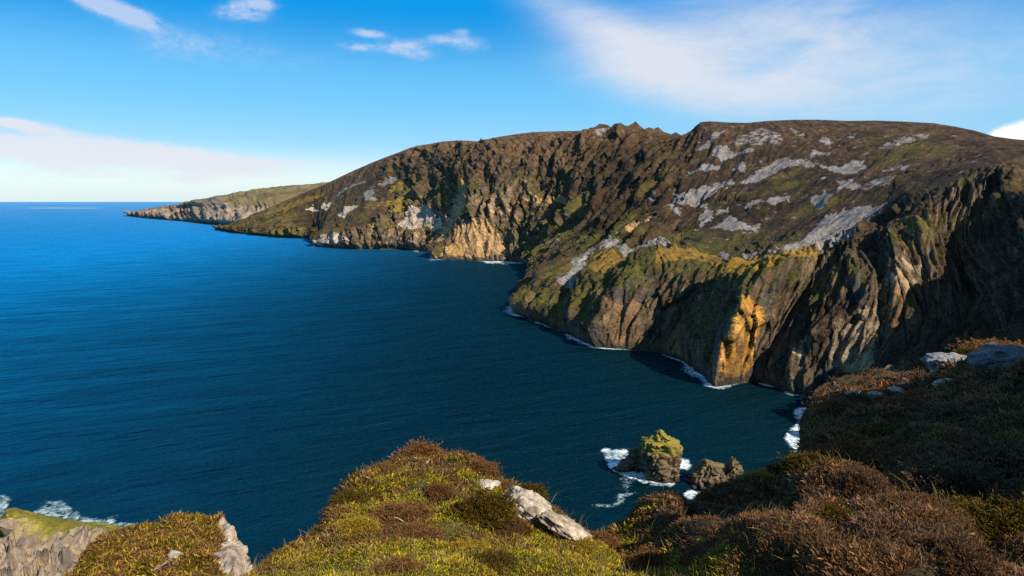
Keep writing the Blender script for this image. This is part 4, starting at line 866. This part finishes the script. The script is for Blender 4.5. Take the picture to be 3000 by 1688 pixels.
def foam():
    Vs, Qs, As = [], [], []; off = 0
    # a lip of surf along the foot of the cliffs
    zz = CL[..., 2]; ns, nt = zz.shape
    j = np.argmax((zz > .3), axis=1); sh = CL[np.arange(ns), j, :2].copy()
    ker = np.ones(9) / 9; sm = np.stack([np.convolve(np.pad(sh[:, k], 4, 'edge'), ker, 'valid') for k in (0, 1)], -1)
    tg = np.gradient(sm, axis=0); nr = np.stack([tg[:, 1], -tg[:, 0]], -1); nr /= np.linalg.norm(nr, axis=1)[:, None] + 1e-9
    sx, sy = sheet(np.concatenate([sh, np.zeros((ns, 1))], 1)); al = np.concatenate([[0], np.cumsum(np.linalg.norm(np.diff(sm, axis=0), axis=1))])
    wd = 4.5 + 9 * sstep(-.1, .5, fbm(al / 70, 2.2, 0, 3)); inten = .42 + 1.0 * fbm(al / 50, 7.7, 0, 3)
    wd = wd * np.clip(sm[:, 1] / 900, .75, 1.8)
    for cx_, cy_, r_, a_, k_ in ((1290,786,22,20,.9),(1450,852,40,13,1.0),(1560,880,60,5,.5),(1760,938,26,14,.9),(1805,972,30,11,.9),(1925,978,26,7,.6),(2000,992,30,8,.6),(1270,657,46,16,1.6),(1070,632,26,12,.9),(1100,652,20,10,1.),(800,620,20,14,.6),(1335,705,14,10,.7),(1345,820,40,9,.6),(1700,905,50,3,.3)):
        g = np.exp(-((sx - cx_) / r_) ** 2 - ((sy - cy_) / 26) ** 2); wd = wd + a_ * g; inten = inten + k_ * g
    rows = np.array([-1.6, -.2, 0, .25, .5, .75, 1.0]); fr = np.array([1, 1, 1, .92, .7, .4, 0])
    W = np.where(rows[None] < 0, rows[None] * 6, rows[None] * wd[:, None])
    P = np.concatenate([sm[:, None] * .5 + sh[:, None] * .5 + nr[:, None] * W[..., None], np.full((ns, len(rows), 1), .35)], -1)
    Vs.append(P.reshape(-1, 3)); Qs.append(quads(ns, len(rows))); As.append((fr[None] * np.clip(inten, .1, .95)[:, None]).ravel()); off = P.size // 3
    # sheets of surf round rocks and in the cove
    P6 = [([(150,475),(240,498),(380,488),(420,560),(500,640),(560,715),(640,745),(720,730),(700,775),(600,768),(520,730),(380,680),(270,640),(205,590)], 1.35),
          ([(725,565),(790,555),(840,590),(820,642),(750,640),(720,620)], 1.3), ([(300,690),(400,670),(440,710),(400,760),(360,830),(320,790),(305,740)], .55),
          ([(80,900),(230,908),(285,898),(296,870),(270,835),(400,812),(500,818),(420,830),(315,848),(325,890),(270,920),(200,925),(90,930)], .95),
          ([(0,880),(60,870),(70,890),(20,930),(0,920)], .5), ([(772,828),(830,798),(900,808),(870,862),(790,864)], 1.4), ([(790,690),(840,735),(905,765),(860,775),(785,712)], 1.0),
          ([(760,445),(815,455),(810,500),(770,495)], .5), ([(870,430),(920,460),(990,462),(980,475),(900,475)], .5), ([(1090,510),(1115,520),(1110,540),(1090,535)], .5),
          ([(1615,195),(1700,165),(1790,150),(1800,230),(1720,240),(1740,300),(1770,350),(1720,440),(1700,530),(1640,515),(1545,425),(1555,365),(1615,310),(1640,270),(1605,235)], 1.25),
          ([(1600,60),(1680,100),(1760,150),(1740,160),(1660,115),(1590,75)], .8), ([(1430,80),(1540,100),(1640,150),(1630,165),(1520,115),(1430,95)], .5), ([(1420,130),(1460,130),(1450,160),(1420,155)], .5),
          ([(1610,-960),(1660,-960),(1660,-955),(1610,-955)], .5), ([(720,930),(760,925),(755,950),(725,950)], .9), ([(1450,640),(1500,580),(1560,600),(1480,690)], .5)]
    P6 += [([(200,590),(300,595),(420,640),(540,700),(640,745),(560,770),(400,710),(255,655)], 1.9), ([(170,500),(330,510),(300,580),(215,580)], 1.2)]
    P8 = [([(225,975),(330,880),(460,866),(545,920),(610,985),(800,1015),(900,976),(915,985),(840,1035),(1000,1035),(1110,1045),(1210,1090),(1100,1125),(950,1110),(600,1060),(400,1040)], .66),
          ([(-200,800),(30,825),(110,850),(70,940),(20,1030),(-200,1100)], .72)]
    PS = [([(1212,652),(1260,649),(1312,655),(1318,661),(1270,662),(1215,659)], 1.9), ([(1036,628),(1090,629),(1092,636),(1040,634)], 1.3), ([(1075,648),(1100,652),(1105,658),(1075,656)], 1.1)]
    for polys, fz in ((P6, z6), (P8, z8), (PS, lambda a, b: (a, b))):
        for poly, k_ in polys:
            q = np.array([fz(*p) for p in poly]); x0, y0 = q.min(0) - 6; x1, y1 = q.max(0) + 6
            nx, ny = int((x1 - x0) / 2) + 2, int((y1 - y0) / 2) + 2
            X, Y_ = np.meshgrid(np.linspace(x0, x1, nx), np.linspace(y0, y1, ny), indexing='ij'); a = 0
            for jx in (-9, -6, -3, 0, 3, 6, 9):
                for jy in (-5, -2.5, 0, 2.5, 5): a = a + inside(q, X + jx + 4 * perlin(X / 14, Y_ / 9, 1), Y_ + jy + 2.5 * perlin(X / 14, Y_ / 9, 4))
            a = np.minimum(a / 35.0 * k_, .9)
            P = at(X, Y_, sea_y(Y_)); P[..., 2] = .55 + .02 * (off % 7)
            Vs.append(P.reshape(-1, 3)); Qs.append(quads(nx, ny)[:, ::-1] + off); As.append(a.ravel()); off += nx * ny
    V = np.concatenate(Vs); Q = np.concatenate(Qs); A = np.concatenate(As)
    Q = Q[(A[Q].max(1) > .02)]
    o = mesh_obj('sea_foam', V, Q, M_FOAM, extra={'foam': A}); tag(o, 'white surf breaking along the cliff foot and round the sea rocks', 'surf', kind='stuff')
foam()

# ------------------------------------------------------------------ air
def haze():
    x0, x1, y0, y1, z0, z1 = -185000, 185000, -185000, 185000, -48, 640
    V = np.array([(x, y, z) for x in (x0, x1) for y in (y0, y1) for z in (z0, z1)], float)
    Fq = [(0, 1, 3, 2), (4, 6, 7, 5), (0, 4, 5, 1), (2, 3, 7, 6), (0, 2, 6, 4), (1, 5, 7, 3)]
    m = bpy.data.materials.new('haze'); m.use_nodes = True; nt = m.node_tree; nt.nodes.remove(nt.nodes['Principled BSDF'])
    v = nd(nt, 'ShaderNodeVolumePrincipled'); v.inputs['Color'].default_value = (.50, .78, 1, 1); v.inputs['Density'].default_value = HAZE; v.inputs['Anisotropy'].default_value = .0
    nt.links.new(v.outputs[0], nt.nodes['Material Output'].inputs['Volume'])
    tag(mesh_obj('haze', V, np.array(Fq), m, smooth=False), 'faint sea haze', 'haze', kind='stuff')
HAZE = 0
if HAZE: haze()

# ------------------------------------------------------------------ sky, sun, camera
SUN_AZ, SUN_EL = 131.0, 37.0
def world():
    w = bpy.data.worlds.new('World'); SC.world = w; w.use_nodes = True; nt = w.node_tree; L = nt.links.new
    bg = nt.nodes['Background']; bg.inputs['Strength'].default_value = .10
    sky = nd(nt, 'ShaderNodeTexSky', sky_type='NISHITA', sun_disc=False, sun_elevation=R(SUN_EL), sun_rotation=R(SUN_AZ), altitude=190, air_density=1.0, dust_density=.6, ozone_density=2.5)
    def mt(op, a, b=None, c=None):
        n = nd(nt, 'ShaderNodeMath', operation=op)
        for i, v in enumerate((a, b, c)):
            if v is None: continue
            if isinstance(v, (int, float)): n.inputs[i].default_value = v
            else: L(v, n.inputs[i])
        return n.outputs[0]
    tc = nd(nt, 'ShaderNodeTexCoord'); sep = nd(nt, 'ShaderNodeSeparateXYZ'); L(tc.outputs['Generated'], sep.inputs[0])
    az = mt('ARCTAN2', sep.outputs['X'], sep.outputs['Y']); el = mt('ARCSINE', sep.outputs['Z'])
    az = mt('MULTIPLY', az, 57.29578); el = mt('MULTIPLY', el, 57.29578)
    # clear sky: deep polarised blue overhead
    hs = nd(nt, 'ShaderNodeHueSaturation', i_Saturation=1.32, i_Value=1.0, i_Hue=.497); L(sky.outputs[0], hs.inputs['Color'])
    comb = nd(nt, 'ShaderNodeCombineXYZ'); L(az, comb.inputs['X']); L(el, comb.inputs['Y'])
    def noise(sx, sy, scale, detail, rough, rot=0, off=0, dist=0):
        mp = nd(nt, 'ShaderNodeMapping'); mp.inputs['Scale'].default_value = (sx, sy, 1); mp.inputs['Rotation'].default_value = (0, 0, R(rot)); mp.inputs['Location'].default_value = (off, off * .7, off * .3)
        L(comb.outputs[0], mp.inputs['Vector'])
        n = nd(nt, 'ShaderNodeTexNoise', i_Scale=scale, i_Detail=detail, i_Roughness=rough, i_Distortion=dist); L(mp.outputs[0], n.inputs['Vector']); return n.outputs['Fac']
    def azel(x, y):
        p = at(x, y, 1.0) - np.array([0, 0, H]); return math.degrees(math.atan2(p[0], p[1])), math.degrees(math.atan2(p[2], math.hypot(p[0], p[1])))
    def blob(x, y, w, h, k=1.0, tilt=0.0):
        a0, e0 = azel(x, y); a1, _ = azel(x + w, y); _, e1 = azel(x, y - h)
        da = mt('SUBTRACT', az, a0); de = mt('SUBTRACT', el, e0)
        if tilt: de = mt('MULTIPLY_ADD', da, tilt, de)
        q = mt('ADD', mt('POWER', mt('DIVIDE', da, abs(a1 - a0)), 2), mt('POWER', mt('DIVIDE', de, abs(e1 - e0)), 2))
        return mt('MULTIPLY', mt('POWER', 2.71828, mt('MULTIPLY', q, -1.0)), k)
    def total(bl):
        s = None
        for b in bl: s = blob(*b) if s is None else mt('ADD', s, blob(*b))
        return s
    def ramp(v, a, b):
        n = nd(nt, 'ShaderNodeMapRange', interpolation_type='SMOOTHSTEP'); n.inputs['From Min'].default_value = a; n.inputs['From Max'].default_value = b; L(v, n.inputs['Value']); return n.outputs[0]
    def over(under, color, fac):
        m = nd(nt, 'ShaderNodeMix', data_type='RGBA'); L(under, m.inputs['A']); m.inputs['B'].default_value = (*color, 1); L(fac, m.inputs['Factor']); return m.outputs['Result']
    c = hs.outputs[0]
    c = over(c, (.01, 2.15, 5.5), mt('MULTIPLY', ramp(el, 4.0, 16.0), .97))
    c = over(c, (.9, 3.9, 6.6), mt('MULTIPLY', mt('MULTIPLY', ramp(el, 1.0, 5.0), mt('SUBTRACT', 1.0, ramp(el, 8.0, 15.0))), .75))
    c = over(c, (1.15, 1.6, 2.5), mt('MULTIPLY', ramp(el, 18.0, 50.0), .8))
    # pale air low over the sea
    c = over(c, (4.7, 5.9, 6.5), mt('MULTIPLY', mt('POWER', 2.71828, mt('MULTIPLY', mt('POWER', mt('DIVIDE', mt('MAXIMUM', el, 0.0), 4.2), 1.5), -1.0)), .78))
    # high veil, upper right
    nv = noise(1, 1.7, .045, 8.0, .62, 30, 3.0, .8); nv2 = noise(1, 3.2, .13, 8.0, .66, 26, 9.0, .5)
    veil = total([(1760,90,380,120,.62,.0), (2080,120,460,220,.62), (1850,235,420,85,.50,.1), (2350,230,320,120,.34), (1420,20,300,75,.55,.5), (1620,170,260,80,.30,.3), (2120,60,130,170,.22,.0), (2560,120,220,220,.30), (1650,180,200,60,.3,.2)])
    veil = ramp(mt('MULTIPLY', veil, mt('ADD', -.30, mt('MULTIPLY_ADD', nv2, 1.2, mt('MULTIPLY', nv, 1.5)))), .04, 1.7)
    c = over(c, (4.8, 5.15, 5.8), mt('MULTIPLY', veil, 1.0))
    # small torn clouds
    ns_ = noise(1, 1.8, .75, 10.0, .70, 8, 1.0, .5)
    puff = total([(285,22,75,26,1.1,.25), (345,45,60,20,.9,.15), (225,8,50,14,.7,.2), (430,110,110,40,.34), (620,18,60,22,.85,-.15), (655,8,40,14,.6), (610,40,80,16,.4),
                  (930,85,46,11,.95,.08), (1010,118,60,17,.85,-.1), (900,118,48,11,.65), (1060,140,45,14,.55), (1120,98,46,13,.65), (1180,112,50,20,.55), (1160,80,26,9,.5), (560,120,150,50,.22), (740,150,140,40,.16)])
    puff = ramp(mt('MULTIPLY', puff, mt('MULTIPLY_ADD', ns_, 3.2, -.60)), .04, 1.05)
    c = over(c, (3.8, 4.5, 6.0), mt('MULTIPLY', puff, .78))
    # low bank over the sea and a bright heap behind the hill
    nb = noise(1, 3.2, .22, 9.0, .66, 0, 6.0, .5); nb2 = noise(1, 2.4, .7, 9.0, .68, 0, 2.0, .3)
    bank = total([(60,318,110,12,.8,.05), (10,303,90,10,.8), (60,366,280,30,1.15,-.02), (330,392,300,30,1.1,.04), (540,410,190,20,.9,.05), (170,415,90,18,.7), (200,440,260,12,.4), (480,455,90,14,.5), (790,412,120,9,.4,.02), (620,440,160,10,.3)])
    bank = ramp(mt('MULTIPLY', bank, mt('ADD', -.70, mt('MULTIPLY_ADD', nb2, 1.7, mt('MULTIPLY', nb, 2.0)))), .08, 1.15)
    shade = mt('MULTIPLY', bank, .88)
    c = over(c, (5.3, 5.45, 5.9), shade)
    heap = total([(2560,335,62,24,1.2), (2610,330,60,34,1.2), (2520,340,34,12,.9)])
    heap = ramp(mt('MULTIPLY', heap, mt('MULTIPLY_ADD', noise(1, 1, .9, 7.0, .6, 0, 4.0), 1.2, .2)), .22, .85)
    c = over(c, (7.2, 7.0, 7.0), heap)
    L(c, bg.inputs['Color'])
world()
sd = bpy.data.lights.new('sun', 'SUN'); sd.energy = 5.0; sd.angle = R(.5); sd.color = (1, .90, .76)
so = bpy.data.objects.new('sun', sd); COL.objects.link(so)
ts = Vector((math.sin(R(SUN_AZ)) * math.cos(R(SUN_EL)), math.cos(R(SUN_AZ)) * math.cos(R(SUN_EL)), math.sin(R(SUN_EL))))
so.rotation_euler = (-ts).to_track_quat('-Z', 'Y').to_euler(); so.location = ts * 500 + Vector((0, 0, 300))
cd = bpy.data.cameras.new('camera'); cd.sensor_width = 36; cd.lens = F / 1024 * 36; cd.clip_start = .1; cd.clip_end = 400000
co = bpy.data.objects.new('camera', cd); COL.objects.link(co); co.location = (0, 0, H); co.rotation_euler = (R(90) - PITCH, 0, 0)
SC.camera = co
SC.cycles.use_denoising = False; SC.cycles.use_adaptive_sampling = False
vs = SC.view_settings; vs.view_transform = 'Standard'; vs.look = 'None'; vs.exposure = 0.6; vs.gamma = 1.0
